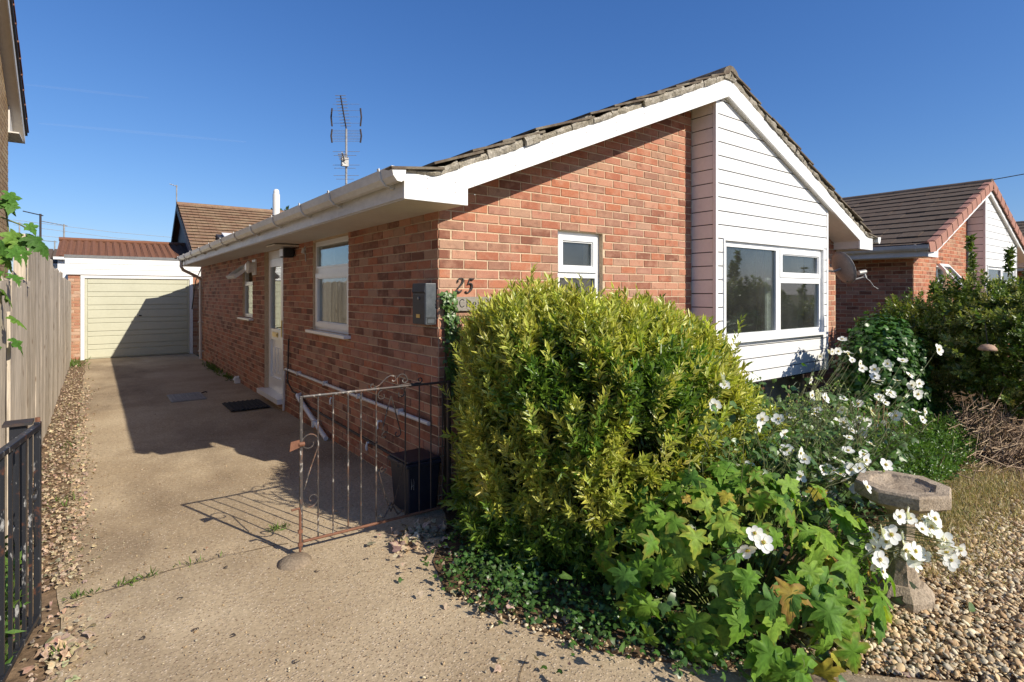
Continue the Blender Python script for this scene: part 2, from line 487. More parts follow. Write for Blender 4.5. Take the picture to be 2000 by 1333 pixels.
def hairline(pts, w):
    mb = MB()
    for (xa, ya), (xb, yb) in zip(pts[:-1], pts[1:]):
        n_ = max(2, int(math.hypot(xb - xa, yb - ya) / .03)); pr = None
        dx, dy = (xb - xa), (yb - ya); L_ = math.hypot(dx, dy); ux, uy = -dy / L_, dx / L_
        for i in range(n_ + 1):
            t_ = i / n_; o_ = .012 * noise.noise((xa * 3 + t_ * L_ * 9, ya * 5, 1)); w_ = w * (.5 + .8 * abs(noise.noise((t_ * L_ * 14, xa, ya))))
            x, y = xa + dx * t_ + ux * o_, ya + dy * t_ + uy * o_
            z = .010 * noise.noise((x * .8, y * .8, 0)) + .004 * noise.noise((x * 4, y * 4, 3)) + .0045
            cur = [(x - ux * w_, y - uy * w_, z), (x + ux * w_, y + uy * w_, z)]
            if pr: mb.add(pr + cur[::-1], [(0, 1, 2, 3)])
            pr = cur
    return mb
mb = hairline([(-.12, 3.70), (.25, 3.78), (.6, 3.80), (1.0, 3.74)], .004)
mb.build('drive_joint', M['soil'], kind='structure')
mb = hairline([(1.55, 1.95), (1.30, 1.75), (1.36, 1.45), (1.28, 1.1)], .0022)
mb.build('drive_crack', M['soil'], kind='structure')
mb = hairline([(.9, 6.9), (1.5, 6.6), (2.05, 6.7)], .004); mb.build('drive_crack', M['soil'], kind='structure')

# ------------------------------------------------------------------ the bungalow (and its twins further along)
W, XR, YW, YE = 2.09, 8.76, 3.716, 15.4
YB = 3.353                     # face of the bargeboards
RX = 5.40                      # ridge
SL = .419
ZS = 2.236
TH = math.atan(SL)
def zt(x): return 2.418 + SL * ((x if x < RX else 2 * RX - x) - 1.876)
def zb(x): return 2.356 + .4115 * ((x if x < RX else 2 * RX - x) - 2.124)
BAY0, BAY1, YBAY = 5.248, 7.822, 3.413
XS = .147                      # cladding board cover

def LB(mb, plane, a0, a1, z0, z1, c0, c1, col=None):
    """box given along a wall: a along it, c outwards from it"""
    ax, w = plane
    if ax == 'X': mb.box(w - c1, w - c0, a0, a1, z0, z1, col)
    else: mb.box(a0, a1, w - c1, w - c0, z0, z1, col)

def wall_core(plane, a0, a1, z0, z1, depth, openings, top=None):
    """a wall with real openings and reveals, built as quads on a grid"""
    mb = MB()
    A = sorted({a0, a1, *[o[0] for o in openings], *[o[1] for o in openings]})
    Z = sorted({z0, z1, *[o[2] for o in openings], *[o[3] for o in openings]})
    hole = lambda i, k: not (0 <= i < len(A) - 1 and 0 <= k < len(Z) - 1) or any(o[0] <= (A[i] + A[i + 1]) / 2 <= o[1] and o[2] <= (Z[k] + Z[k + 1]) / 2 <= o[3] for o in openings)
    ax, w = plane
    P = (lambda a, c, z: (w + c, a, z)) if ax == 'X' else (lambda a, c, z: (a, w + c, z))
    for i in range(len(A) - 1):
        for k in range(len(Z) - 1):
            if hole(i, k): continue
            p, q, r, t = A[i], A[i + 1], Z[k], Z[k + 1]
            for c in (0, depth): mb.add([P(p, c, r), P(q, c, r), P(q, c, t), P(p, c, t)], [(0, 1, 2, 3)])
            if hole(i - 1, k): mb.add([P(p, 0, r), P(p, depth, r), P(p, depth, t), P(p, 0, t)], [(0, 1, 2, 3)])
            if hole(i + 1, k): mb.add([P(q, 0, r), P(q, depth, r), P(q, depth, t), P(q, 0, t)], [(0, 1, 2, 3)])
            if hole(i, k - 1): mb.add([P(p, 0, r), P(q, 0, r), P(q, depth, r), P(p, depth, r)], [(0, 1, 2, 3)])
            if hole(i, k + 1): mb.add([P(p, 0, t), P(q, 0, t), P(q, depth, t), P(p, depth, t)], [(0, 1, 2, 3)])
    return mb

BRICK_TONES = [(.36, .20, .13), (.33, .17, .11), (.39, .23, .155), (.30, .15, .10)] + [tuple(c * f for c, f in zip(t, (.98, .92, .92))) for t in [(.40, .165, .095), (.43, .195, .12), (.36, .14, .08), (.45, .215, .13), (.39, .18, .115), (.41, .16, .085), (.47, .25, .16), (.35, .15, .09), (.43, .18, .10), (.22, .095, .06), (.42, .20, .13), (.28, .12, .075), (.38, .20, .14)]]
CO = .075
def lay_bricks(plane, a0, a1, z0, z1, openings, rnd, limit=None, phase=1):
    """stretcher bond: yields (a, b, z) of every brick, cut to the openings and the ends"""
    out = []
    k0 = int(round(z0 / CO)); k1 = int(round(z1 / CO))
    for k in range(k0, k1):
        z = k * CO
        zc = z + CO / 2
        lo, hi = a0, a1
        if limit:
            lo, hi = limit(z + CO, lo, hi)
            if hi - lo < .06: continue
        spans = [(lo, hi)]
        for o in openings:
            if o[2] - .02 < zc < o[3] + .02:
                spans = [s for a, b in spans for s in ((a, min(b, o[0])), (max(a, o[1]), b)) if s[1] - s[0] > .02]
        st = a0 - (.1125 if (k % 2) == phase else 0.0)
        n = int((a1 - st) / .225) + 2
        for i in range(n):
            p, q = st + i * .225 + .005, st + i * .225 + .220
            for s0, s1 in spans:
                x, y = max(p, s0 + (.004 if s0 > a0 else 0)), min(q, s1)
                if y - x > .03: out.append((x, y, z + .005))
    return out

def brick_mesh(length, tone, seed):
    """a chamfered brick face: 20 triangles, standing 4 mm proud of the mortar"""
    r = random.Random(seed)
    j = lambda: r.uniform(-.0018, .0018)
    mb = MB(); mb.col = tone
    h, dp, c = .065, .03, .003
    back = [(0, dp, 0), (length, dp, 0), (length, dp, h), (0, dp, h)]
    mid = [(0 + j(), -.0025, 0 + j()), (length + j(), -.0015, j()), (length + j(), -.0015, h + j()), (j(), -.0015, h + j())]
    d_ = -.0055 + r.uniform(-.0012, .0012)
    fr = [(c, d_ + r.uniform(-.0008, .0008), c), (length - c, d_, c), (length - c, d_ + r.uniform(-.0008, .0008), h - c), (c, d_, h - c)]
    mb.add(back + mid + fr, [(0, 1, 5, 4), (1, 2, 6, 5), (2, 3, 7, 6), (3, 0, 4, 7), (4, 5, 9, 8), (5, 6, 10, 9), (6, 7, 11, 10), (7, 4, 8, 11), (8, 9, 10, 11)])
    return mb

def place_mb(dst, src, plane, a, z, col):
    ax, w = plane
    vs = [(w + y, a + x, z + q) for x, y, q in src.v] if ax == 'X' else [(a + x, w + y, z + q) for x, y, q in src.v]
    dst.add(vs, src.f, col)

def mat_plane(plane, a, z):
    ax, w = plane
    if ax == 'Y': return Matrix.Translation((a, w, z))
    # local x -> +Y world, local y (inwards) -> +X world
    return Matrix(((0, 1, 0, w), (1, 0, 0, a), (0, 0, 1, z), (0, 0, 0, 1)))

FRAMED = []
def bars(mb, plane, a0, a1, z0, z1, w, c0, c1):
    """a rectangular frame of four butted bars"""
    LB(mb, plane, a0, a1, z0, z0 + w, c0, c1); LB(mb, plane, a0, a1, z1 - w, z1, c0, c1)
    LB(mb, plane, a0, a0 + w, z0 + w, z1 - w, c0, c1); LB(mb, plane, a1 - w, a1, z0 + w, z1 - w, c0, c1)

def pane(plane, a0, a1, z0, z1, c, parent, name='pane'):
    mb = MB(); LB(mb, plane, a0, a1, z0, z1, c - .004, c + .004)
    o = mb.build(name, M['glass'], parent)
    return o

def window(root, plane, a0, a1, z0, z1, splits, sill=True, recess=.045, frame_w=.052, sill_z=None, sill_out=.05, sill_over=.05):
    """outer frame; splits = list of (a0,a1,z0,z1,opening) lights"""
    mb = MB()
    bars(mb, plane, a0, a1, z0, z1, frame_w * .8, -recess - .06, -recess)
    w = mb.build('window', M['upvc'], root)
    for (p, q, r, t, opens) in splits:
        fb = MB()
        if opens:
            bars(fb, plane, p, q, r, t, .05, -recess - .05, -recess + .017)
            bars(fb, plane, p + .05, q - .05, r + .05, t - .05, .013, -recess - .045, -recess + .006)
            e = .063
        else:
            bars(fb, plane, p, q, r, t, .022, -recess - .055, -recess + .008)
            e = .022
        fb.build('sash' if opens else 'glazing_bead', M['upvc'], w)
        pane(plane, p + e, q - e, r + e, t - e, -recess - .02, w)
    # transoms and mullions between the lights
    if sill:
        sb = MB(); z = z0 if sill_z is None else sill_z
        LB(sb, plane, a0 - sill_over, a1 + sill_over, z - .032, z - .002, -recess + .002, sill_out)
        LB(sb, plane, a0 + .002, a1 - .002, z - .032, z - .002, -recess - .06, -recess)
        sb.build('sill', M['upvc'], w)
    return w

def slope_pt(side, ox, s, y, h):
    x = 1.568 + s * math.cos(TH)
    z = max(zt(x), 2.372 + .14 * (x - 1.568)) + h * math.cos(TH)
    x -= h * math.sin(TH)
    return ((x if side < 0 else 2 * RX - x) + ox, y, z)

def roof_tile_pts(side, ox, s, y0, y1, lift, L=.41, t=.024, ds0=0, ds1=0):
    P = lambda ss, y, h: slope_pt(side, ox, ss, y, h)
    b = [P(s + ds0, y0, lift), P(s + ds1, y1, lift), P(s + L, y1, lift - .026), P(s + L, y0, lift - .026)]
    tp = [P(s + ds0, y0, lift + t), P(s + ds1, y1, lift + t), P(s + L, y1, lift - .026 + t), P(s + L, y0, lift - .026 + t)]
    return b + tp

def bungalow(ox, main, label, seed):
    rnd = random.Random(seed)
    root = thing('bungalow', (ox + 5.4, 9.5, 0), label, 'bungalow', 'brick bungalows in a row')
    PX, PY = ('X', W + ox), ('Y', YW)
    sx = lambda v: v + ox
    Yd = (8.04, 9.11, .10, 2.236)
    side_open = [(5.58, 6.74, 1.18, 2.215), Yd, (9.90, 10.66, 1.19, 2.10)] if main else []
    fw = (sx(3.293), sx(3.863), 1.20, 2.177)
    # ---- walls
    core = wall_core(('X', W + ox), YW, YE, -.06, ZS + .3, .26, side_open)
    long_wall = core.build('long_wall', M['mortar'], root)
    lim = lambda z, lo, hi: (max(lo, sx(1.63 + (z - 2.30) / SL)), min(hi, sx(2 * RX - 1.63 - (z - 2.30) / SL)))
    mb = wall_core(('Y', YW), sx(W + .26), sx(XR - .002), -.06, 2.5, .26, [fw, (sx(BAY0 + .2), sx(BAY1 - .2), .5, 2.5)])
    mb.add([(sx(W + .3), YW, 2.5), (sx(XR - .3), YW, 2.5), (sx(RX), YW, zt(RX) - .06)], [(0, 1, 2)])
    mb.add([(sx(W + .264), YW + .264, -.06), (sx(XR), YW + .264, -.06), (sx(XR), YW + .264, .5), (sx(W + .264), YW + .264, .5)], [(0, 1, 2, 3)])
    gable_wall = mb.build('gable_wall', M['mortar'], root)
    mb = MB()
    mb.box(sx(XR - .26), sx(XR), YW + .27, YE, -.06, ZS + .2)
    mb.prism([(sx(W), -.06), (sx(XR), -.06), (sx(XR), 2.5), (sx(RX), zt(RX) - .06), (sx(W), 2.5)], 'y', YE, YE + .1)
    mb.build('rear_walls', M['mortar'], root)
    # ---- bricks
    jobs = []
    for (a, b, z) in lay_bricks(PX, YW, YE, 0, ZS, side_open, rnd, None, 0):
        if not (a < YW + .05 and int(z / CO) % 2 == 0): jobs.append((PX, a, b, z))
    for (a, b, z) in lay_bricks(PY, sx(W), sx(BAY0 - .004), 0, 3.62, [fw], rnd, lim):
        if not (a < sx(W) + .05 and int(z / CO) % 2 == 1): jobs.append((PY, a, b, z))
    for (a, b, z) in lay_bricks(PY, sx(BAY1 + .004), sx(XR), 0, 3.2, [], rnd, lim): jobs.append((PY, a, b, z))
    # both faces of the brick that turns the corner
    for k in range(int(ZS / CO) + 2):
        if k % 2 == 0 and k * CO < ZS: jobs.append((PX, YW + .001, YW + .1, k * CO + .005))
        elif k % 2: jobs.append((PY, sx(W) + .001, sx(W) + .1, k * CO + .005))
    def weight(j):
        pl, a, b, z = j
        if pl[0] == 'X':
            d = math.hypot(pl[1], a); w = (b - a) * pl[1] / d / d
            return w * (0 if z < .55 and a < 4.2 else 1)
        if a > BAY0 or z < 1.32 or z > zb((a + b) / 2 - ox): return 0
        d = math.hypot(a, YW); return (b - a) * YW / d / d
    order = sorted(range(len(jobs)), key=lambda i: -weight(jobs[i]))
    single = set(order[:300]) if main else set()
    cache = {}
    rest = MB()
    for i, (pl, a, b, z) in enumerate(jobs):
        t = rnd.choice(BRICK_TONES)
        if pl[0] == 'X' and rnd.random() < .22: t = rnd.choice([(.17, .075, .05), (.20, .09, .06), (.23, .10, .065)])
        if ox: t = tuple(c * f for c, f in zip(t, (1.06, 1.0, .95)))
        v = rnd.randrange(3)
        ln = round(b - a, 3)
        key = (ln, t, v)
        if key not in cache: cache[key] = [brick_mesh(ln, t, v * 7 + int(ln * 1000)), None]
        if i in single:
            if cache[key][1] is None: cache[key][1] = cache[key][0].mesh('brick', M['brick'])
            inst('brick', cache[key][1], long_wall if pl[0] == 'X' else gable_wall, mat_plane(pl, a, z))
        else:
            place_mb(rest, cache[key][0], pl, a, z, t)
    rest.build('brickwork', M['brick'], root, kind='stuff')
    # ---- floors and rooms seen through the glass
    mb = MB()
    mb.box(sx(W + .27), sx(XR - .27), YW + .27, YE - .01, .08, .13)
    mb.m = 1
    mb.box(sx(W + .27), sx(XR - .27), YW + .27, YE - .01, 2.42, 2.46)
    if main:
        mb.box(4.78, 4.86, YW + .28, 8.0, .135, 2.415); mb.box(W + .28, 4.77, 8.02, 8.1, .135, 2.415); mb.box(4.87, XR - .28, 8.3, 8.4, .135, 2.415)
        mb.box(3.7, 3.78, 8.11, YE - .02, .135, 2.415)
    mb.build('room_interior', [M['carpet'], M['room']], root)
    # ---- bay cladding
    zj0 = 2.20 - 11 * XS
    bz0 = .60
    wa0, wa1, wz0, wz1 = sx(5.385), sx(7.680), 1.085, 2.195
    mb = MB()      # timber frame behind the boards
    B0, B1 = sx(BAY0), sx(BAY1)
    yb_ = YBAY + .02
    def poly_piece(x0, x1, z0, z1):
        """clip a rectangle to the gable line"""
        f = lambda x: zb(x - ox) + .10
        pts = [(x0, z0), (x1, z0)]
        if f(x1) > z0 and f(x0) > z0: pass
        xs = [x0 + (x1 - x0) * i / 24 for i in range(25)]
        top = [(x, min(z1, f(x))) for x in reversed(xs)]
        top = [p for p in top if p[1] > z0 + .001]
        if len(top) < 2: return None
        lo, hi = top[-1][0], top[0][0]
        # drop collinear points
        keep = [top[0]]
        for i in range(1, len(top) - 1):
            (ax_, az), (bx_, bz), (cx_, cz) = top[i - 1], top[i], top[i + 1]
            if abs((bz - az) * (cx_ - bx_) - (cz - bz) * (bx_ - ax_)) > 1e-7: keep.append(top[i])
        keep.append(top[-1])
        return [(lo, z0), (hi, z0)] + keep
    back = [(B0 + .01, bz0), (wa0, bz0), (wa0, wz1), (wa1, wz1), (wa1, bz0), (B1 - .01, bz0)]
    for (x0, x1, z0, z1) in ((B0 + .01, wa0, bz0, wz1), (wa1, B1 - .01, bz0, wz1), (wa0, wa1, bz0, wz0)):
        mb.box(x0, x1, YBAY + .012, YBAY + .045, z0, z1)
    top = poly_piece(B0 + .01, B1 - .01, wz1, 4.0)
    mb.prism(top, 'y', YBAY + .012, YBAY + .045)
    mb.box(B0 + .012, B0 + .03, YBAY + .046, YW, bz0, 3.62)
    mb.box(B1 - .03, B1 - .012, YBAY + .046, YW, bz0, 2.70)
    mb.box(B0 + .02, B1 - .02, YBAY + .02, YW, bz0 - .02, bz0 - .001)
    mb.build('bay_backing', M['seal'], root)
    cl = root
    G = .0105
    for k in range(30):
        z0, z1 = zj0 + (k - 0) * XS, zj0 + (k + 1) * XS - G
        if z1 < bz0 + .02: continue
        z0 = max(z0, bz0)
        j = rnd.uniform(-.0008, .0008)
        rects = []
        if z0 >= wz1 - .02: rects = [(B0 + .038, B1 - .038, z0, z1)]
        elif z1 <= wz0 + .01: rects = [(B0 + .038, B1 - .038, z0, z1)]
        else:
            rects = [(B0 + .038, wa0 - .004, z0, z1), (wa1 + .004, B1 - .038, z0, z1)]
            if z0 < wz0: rects.append((wa0 - .004, wa1 + .004, z0, wz0 - .01))
            if z1 > wz1: rects.append((wa0 - .004, wa1 + .004, wz1 + .01, z1))
        for (x0, x1, r, t) in rects:
            pl = poly_piece(x0, x1, r, t)
            if pl:
                mb = MB(); mb.prism(pl, 'y', YBAY + j, YBAY + .0115)
                mb.build('cladding_board', M['board'], cl, bevel=.0025 if main else 0)
        if z0 < 3.58:
            mb = MB(); mb.box(B0 + j, B0 + .0115, YBAY + .038, YW - .004, z0, min(z1, zb(BAY0) + .02))
            mb.build('cladding_board', M['board'], cl)
        if z0 < 2.6:
            mb = MB(); mb.box(B1 - .0115, B1, YBAY + .038, YW - .004, z0, z1)
            mb.build('cladding_board', M['board'], cl)
    for x0, x1, top_z in ((B0 - .004, B0 + .036, zb(BAY0) + .05), (B1 - .036, B1 + .004, zb(BAY1) + .02)):
        mb = MB(); mb.box(x0, x1, YBAY - .006, YBAY + .034, bz0 - .01, top_z)
        mb.build('corner_post', M['board'], root, bevel=.003 if main else 0)
    # bay window
    mb = MB(); bars(mb, ('Y', YBAY), wa0 - .003, wa1 + .003, wz0 - .003, wz1 + .003, .02, -.04, .016)
    mb.build('window_trim', M['board'], root)
    PB = ('Y', YBAY)
    mull = sx(6.545)
    a0, a1 = wa0 + .02, wa1 - .02
    w = window(root, PB, a0, a1, wz0 + .02, wz1 - .02, [
        (a0 + .036, mull - .02, wz0 + .06, wz1 - .055, False),
        (mull + .045, a1 - .04, 1.80, wz1 - .06, True), (mull + .045, a1 - .04, wz0 + .06, 1.755, False)], recess=.02, sill_out=.06, sill_over=.04)
    mb = MB(); LB(mb, PB, mull - .02, mull + .045, wz0 + .063, wz1 - .063, -.08, -.012)
    LB(mb, PB, mull + .045, a1 - .041, 1.755, 1.80, -.08, -.013)
    mb.build('mullion', M['upvc'], w)
    # ---- the small front window
    w = window(root, PY, *fw, [(fw[0] + .04, fw[1] - .04, 1.805, fw[3] - .035, True), (fw[0] + .04, fw[1] - .04, fw[2] + .04, 1.775, False)], recess=.05, sill_out=.04)
    mb = MB(); LB(mb, PY, fw[0] + .041, fw[1] - .041, 1.775, 1.805, -.11, -.052); mb.build('mullion', M['upvc'], w)
    # ---- bargeboards, eaves, soffits
    wm = M['board']
    left = [(1.63, ZS), (2.124, ZS), (2.124, zb(2.124)), (RX, zb(RX)), (RX, zt(RX)), (1.90, zt(1.90)), (1.63, 2.408)]
    mb = MB(); mb.prism([(sx(x), z) for x, z in left], 'y', YB, YB + .022); mb.build('bargeboard', wm, root, bevel=.003 if main else 0)
    right = [(2 * RX - x - .001, z) for x, z in left][::-1]
    right = [(9.11 if x > 9.1 else x, z) for x, z in right]
    mb = MB(); mb.prism([(sx(x), z) for x, z in right], 'y', YB, YB + .022); mb.build('bargeboard', wm, root, bevel=.003 if main else 0)
    if main:
        mb = MB()
        for x in [1.80, 2.02, 2.18] + [2.55 + .37 * i for i in range(8)] + [5.58 + .42 * i for i in range(8)]:
            for dz in (.05, .12):
                z = zb(x) + dz if 2.2 < x else 2.27 + dz
                mb.lathe([(.0001, 0), (.0045, 0), (.0045, .003), (.0001, .003)], (0, 0, 0), 6)
                n = 24
                mb.v[-n:] = [(x + p[0], YB - p[2], z + p[1]) for p in mb.v[-n:]]
        mb.build('fixing', M['mast'], root)
    mb = MB()
    mb.box(sx(1.63), sx(1.652), YB + .023, YE - .05, ZS + .01, 2.405)
    mb.build('fascia', M['gutter'], root); mb = MB()
    mb.box(sx(2 * RX - 1.652), sx(9.11), YB + .023, YE - .05, ZS + .01, 2.405)
    mb.build('fascia', M['gutter'], root)
    mb = MB()
    mb.box(sx(1.64), sx(W + .003), YB + .023, YE - .05, ZS - .001, ZS + .009)
    mb.box(sx(XR - .003), sx(9.10), YB + .023, YE - .05, ZS - .001, ZS + .009)
    for sgn in (0, 1):
        f = (lambda x: 2 * RX - x) if sgn else (lambda x: x)
        x0, x1 = 2.10, RX
        pts = [(sx(f(x0)), zb(x0) - .0), (sx(f(x1)), zb(x1) - .0), (sx(f(x1)), zb(x1) + .012), (sx(f(x0)), zb(x0) + .012)]
        mb.prism(pts, 'y', YB + .0225, YW + .01)
        mb.box(*sorted((sx(f(2.098)), sx(f(2.110)))), YB + .0235, YW + .003, ZS + .01, zb(2.124) + .03)
    mb.build('soffit', M['soffit'], root)
    mb = MB()
    for sgn in (0, 1):
        f = (lambda x: 2 * RX - x) if sgn else (lambda x: x)
        mb.prism([(sx(f(1.66)), 2.385), (sx(f(1.85)), 2.385), (sx(f(RX)), zt(RX) - .03), (sx(f(RX)), zt(RX) + .012), (sx(f(1.90)), 2.43), (sx(f(1.66)), 2.41)], 'y', YB + .04, 15.42)
    mb.build('roof_deck', M['flash'], root)
    # ---- tiles
    tm = M['tile_old'] if main else M['tile_dark']
    field = MB(); gauge = .319; nrow = 13
    for side in (-1, 1):
        for i in range(nrow):
            s = i * gauge
            y = YB - .035
            kk = 0
            while y < 15.5:
                wdt = .332
                y1 = min(y + wdt, 15.52)
                l = (.068 if main else .058) + rnd.uniform(-.004, .006) - (.022 if i == 0 else 0)
                L = .41 if i < nrow - 1 else .33
                if kk == 0:
                    mb = MB()
                    if main:
                        l += rnd.uniform(0, .022) * (i > 0)
                        p = roof_tile_pts(side, ox, s + rnd.uniform(-.03, .02), y + rnd.uniform(-.012, .015), y1 - .004, l, L, .017, rnd.uniform(-.03, .03), rnd.uniform(-.02, .02))
                    else:
                        p = roof_tile_pts(side, ox, s, y + .02, y1 - .004, l + .02, L, .034)
                    mb.hexa(p); mb.build('roof_tile', tm, root)
                else:
                    field.hexa(roof_tile_pts(side, ox, s + rnd.uniform(-.006, .006), y, y1 - .004, l + (0 if main else .02), L, .024 if main else .034))
                y = y1; kk += 1
    field.build('roof_tiling', tm, root, kind='stuff')
    # ridge tiles
    y = YB - .03; kk = 0
    while y < 15.4:
        mb = MB(); y1 = y + .45
        n = 6
        zr = zt(RX) + .055
        ring = [(RX - .15 + .0, zr - .03), (RX - .10, zr + .035), (RX - .03, zr + .07), (RX + .03, zr + .07), (RX + .10, zr + .035), (RX + .15, zr - .03), (RX + .12, zr - .05), (RX, zr + .02), (RX - .12, zr - .05)]
        jz = rnd.uniform(-.004, .004)
        mb.prism([(sx(x), z + jz) for x, z in ring], 'y', y, y1 - .006)
        mb.build('ridge_tile', tm, root)
        y = y1; kk += 1
        if kk > 3:
            mb = MB(); mb.prism([(sx(x), z) for x, z in ring], 'y', y, 15.5); mb.build('ridge_tile', tm, root); break
    if main:
        # broken mortar bedding along the verges
        for side in (-1, 1):
            s = .04
            while s < 4.12:
                ln = rnd.uniform(.10, .27)
                hgt = rnd.uniform(.045, .075)
                ln = min(ln, 4.16 - s)
                mb = MB()
                nseg = max(2, int(ln / .045))
                d0 = rnd.uniform(-.012, .012)
                lo = -.002
                rows = []
                for q in range(nseg + 1):
                    ss = s + ln * q / nseg
                    dy = YB - .014 + d0 + rnd.uniform(-.010, .010)
                    h = (hgt + rnd.uniform(-.014, .014)) * (1 if s > .3 else .7)
                    lo = max(-.002, (2.412 - slope_pt(side, ox, ss, 0, 0)[2]) / math.cos(TH)); h = max(h, lo + .012)
                    rows.append([slope_pt(side, ox, ss, dy + .006, lo), slope_pt(side, ox, ss + rnd.uniform(-.008, .008), dy - .004, (h + lo) * .5), slope_pt(side, ox, ss, dy + rnd.uniform(-.002, .012), h), slope_pt(side, ox, ss, YB + .14, h), slope_pt(side, ox, ss, YB + .14, lo)])
                vs = [p for r in rows for p in r]
                fs = [(i * 5 + k, (i + 1) * 5 + k, (i + 1) * 5 + (k + 1) % 5, i * 5 + (k + 1) % 5) for i in range(nseg) for k in range(5)]
                fs += [(0, 1, 2, 3, 4), tuple(nseg * 5 + k for k in (4, 3, 2, 1, 0))]
                mb.add(vs, fs); mb.build('mortar_bedding', M['bedding'], root)
                s += ln + rnd.uniform(.002, .012)
        mb = MB()
        mb.hexa([(RX - .11, YB - .02, zt(RX) - .02), (RX + .10, YB - .015, zt(RX) - .02), (RX + .10, YB + .12, zt(RX) - .02), (RX - .11, YB + .12, zt(RX) - .02),
                 (RX - .05, YB - .028, zt(RX) + .115), (RX + .05, YB - .02, zt(RX) + .12), (RX + .05, YB + .12, zt(RX) + .12), (RX - .05, YB + .12, zt(RX) + .115)])
        mb.build('mortar_bedding', M['bedding'], root)
    else:
        # cloaked verge tiles hang over the bargeboards
        for side in (-1, 1):
            for i in range(nrow):
                s = i * gauge
                mb = MB()
                P = lambda ss, y, h: slope_pt(side, ox, ss, y, h)
                y0 = YB - .045
                for (ya, yb2, h0, h1) in ((y0, y0 + .022, -.085, .10), (y0 + .0225, y0 + .12, .088, .105)):
                    b = [P(s - .015, ya, h0 + .012), P(s - .015, yb2, h0 + .012), P(s + .335, yb2, h0 - .006), P(s + .335, ya, h0 - .006)]
                    t = [P(s - .015, ya, h1 + .012), P(s - .015, yb2, h1 + .012), P(s + .335, yb2, h1 - .010), P(s + .335, ya, h1 - .010)]
                    mb.hexa(b + t)
                mb.build('verge_tile', M['verge_pink'], root)
    # ---- gutters
    for sgn in (0, 1):
        f = (lambda x: 2 * RX - x + .045) if sgn else (lambda x: x)
        prof = [(1.628, 2.43), (1.622, 2.355), (1.595, 2.338), (1.565, 2.342), (1.538, 2.375), (1.525, 2.435), (1.532, 2.437), (1.545, 2.382), (1.570, 2.350), (1.595, 2.346), (1.615, 2.36), (1.620, 2.43)]
        mb = MB(); mb.prism([(sx(f(x)), z) for x, z in prof], 'y', YB - .02, 14.92)
        g = mb.build('gutter', M['gutter'], root)
        mb = MB(); mb.prism([(sx(f(x)), z) for x, z in prof[:6]], 'y', YB - .032, YB - .021); mb.build('stop_end', M['white'], g)
        if sgn == 0:
            for yb2 in ([3.5, 4.5, 5.3, 6.31, 7.35, 8.35, 9.36, 10.41, 11.51, 12.69, 13.7, 14.7] if main else [3.5 + i for i in range(11)]):
                outer = [(1.640, 2.428), (1.640, 2.33), (1.595, 2.328), (1.558, 2.332), (1.528, 2.37), (1.514, 2.445), (1.5205, 2.447), (1.5365, 2.374), (1.5645, 2.3405), (1.595, 2.3365), (1.6245, 2.350), (1.6295, 2.428)]
                mb = MB(); mb.prism([(sx(f(x)), z) for x, z in outer], 'y', yb2, yb2 + .03)
                mb.box(*sorted((sx(f(1.600)), sx(f(1.628)))), yb2 - .0, yb2 + .03, 2.318, 2.327)
                mb.build('gutter_bracket', M['gutter'], g)
    return root, PX, PY, fw

home, PX, PY, FW = bungalow(0, True, 'nearest red brick bungalow with white boarded bay and crumbling roof edge, beside the concrete drive', 3)

# ------------------------------------------------------------------ details of the long wall
mb = MB()
wz0, wz1, wa0, wa1 = 1.18, 2.215, 5.58, 6.74
w = window(home, PX, wa0, wa1, wz0, wz1, [(wa0 + .04, wa1 - .04, 1.90, wz1 - .035, False), (wa0 + .04, wa1 - .04, wz0 + .04, 1.84, True)], recess=.03, sill_out=.075, sill_over=.06)
mb = MB(); LB(mb, PX, wa0 + .041, wa1 - .041, 1.84, 1.90, -.09, -.032); mb.build('mullion', M['upvc'], w)
# kitchen window with its vent light propped open
ka0, ka1, kz0, kz1 = 9.90, 10.66, 1.19, 2.10
w = window(home, PX, ka0, ka1, kz0, kz1, [(ka0 + .04, ka1 - .04, kz0 + .04, 1.76, False)], recess=.03, sill_out=.08, sill_over=.07)
mb = MB(); LB(mb, PX, ka0 + .041, ka1 - .041, 1.76, 1.80, -.09, -.032); mb.build('mullion', M['upvc'], w)
an = math.radians(52)
def hinged(a0, a1, h, out, thick=.05):
    """a top hung sash: u runs down the sash from the hinge"""
    hx, hz = W + .02, kz1 - .04
    def P(a, u, t): return (hx - u * math.sin(an) - t * math.cos(an), a, hz - u * math.cos(an) + t * math.sin(an))
    return P
P = hinged(ka0, ka1, .3, .1)
def hb(mb, a0, a1, u0, u1, t0, t1):
    mb.hexa([P(a0, u0, t0), P(a1, u0, t0), P(a1, u1, t0), P(a0, u1, t0), P(a0, u0, t1), P(a1, u0, t1), P(a1, u1, t1), P(a0, u1, t1)])
mb = MB(); sa0, sa1, sh = ka0 + .03, ka1 - .03, .34
hb(mb, sa0, sa1, 0, .05, 0, .055); hb(mb, sa0, sa1, sh - .05, sh, 0, .055)
hb(mb, sa0, sa0 + .05, .05, sh - .05, 0, .055); hb(mb, sa1 - .05, sa1, .05, sh - .05, 0, .055)
mb.build('sash', M['upvc'], w)
mb = MB(); hb(mb, sa0 + .05, sa1 - .05, .05, sh - .05, .02, .028); mb.build('pane', M['glass'], w)
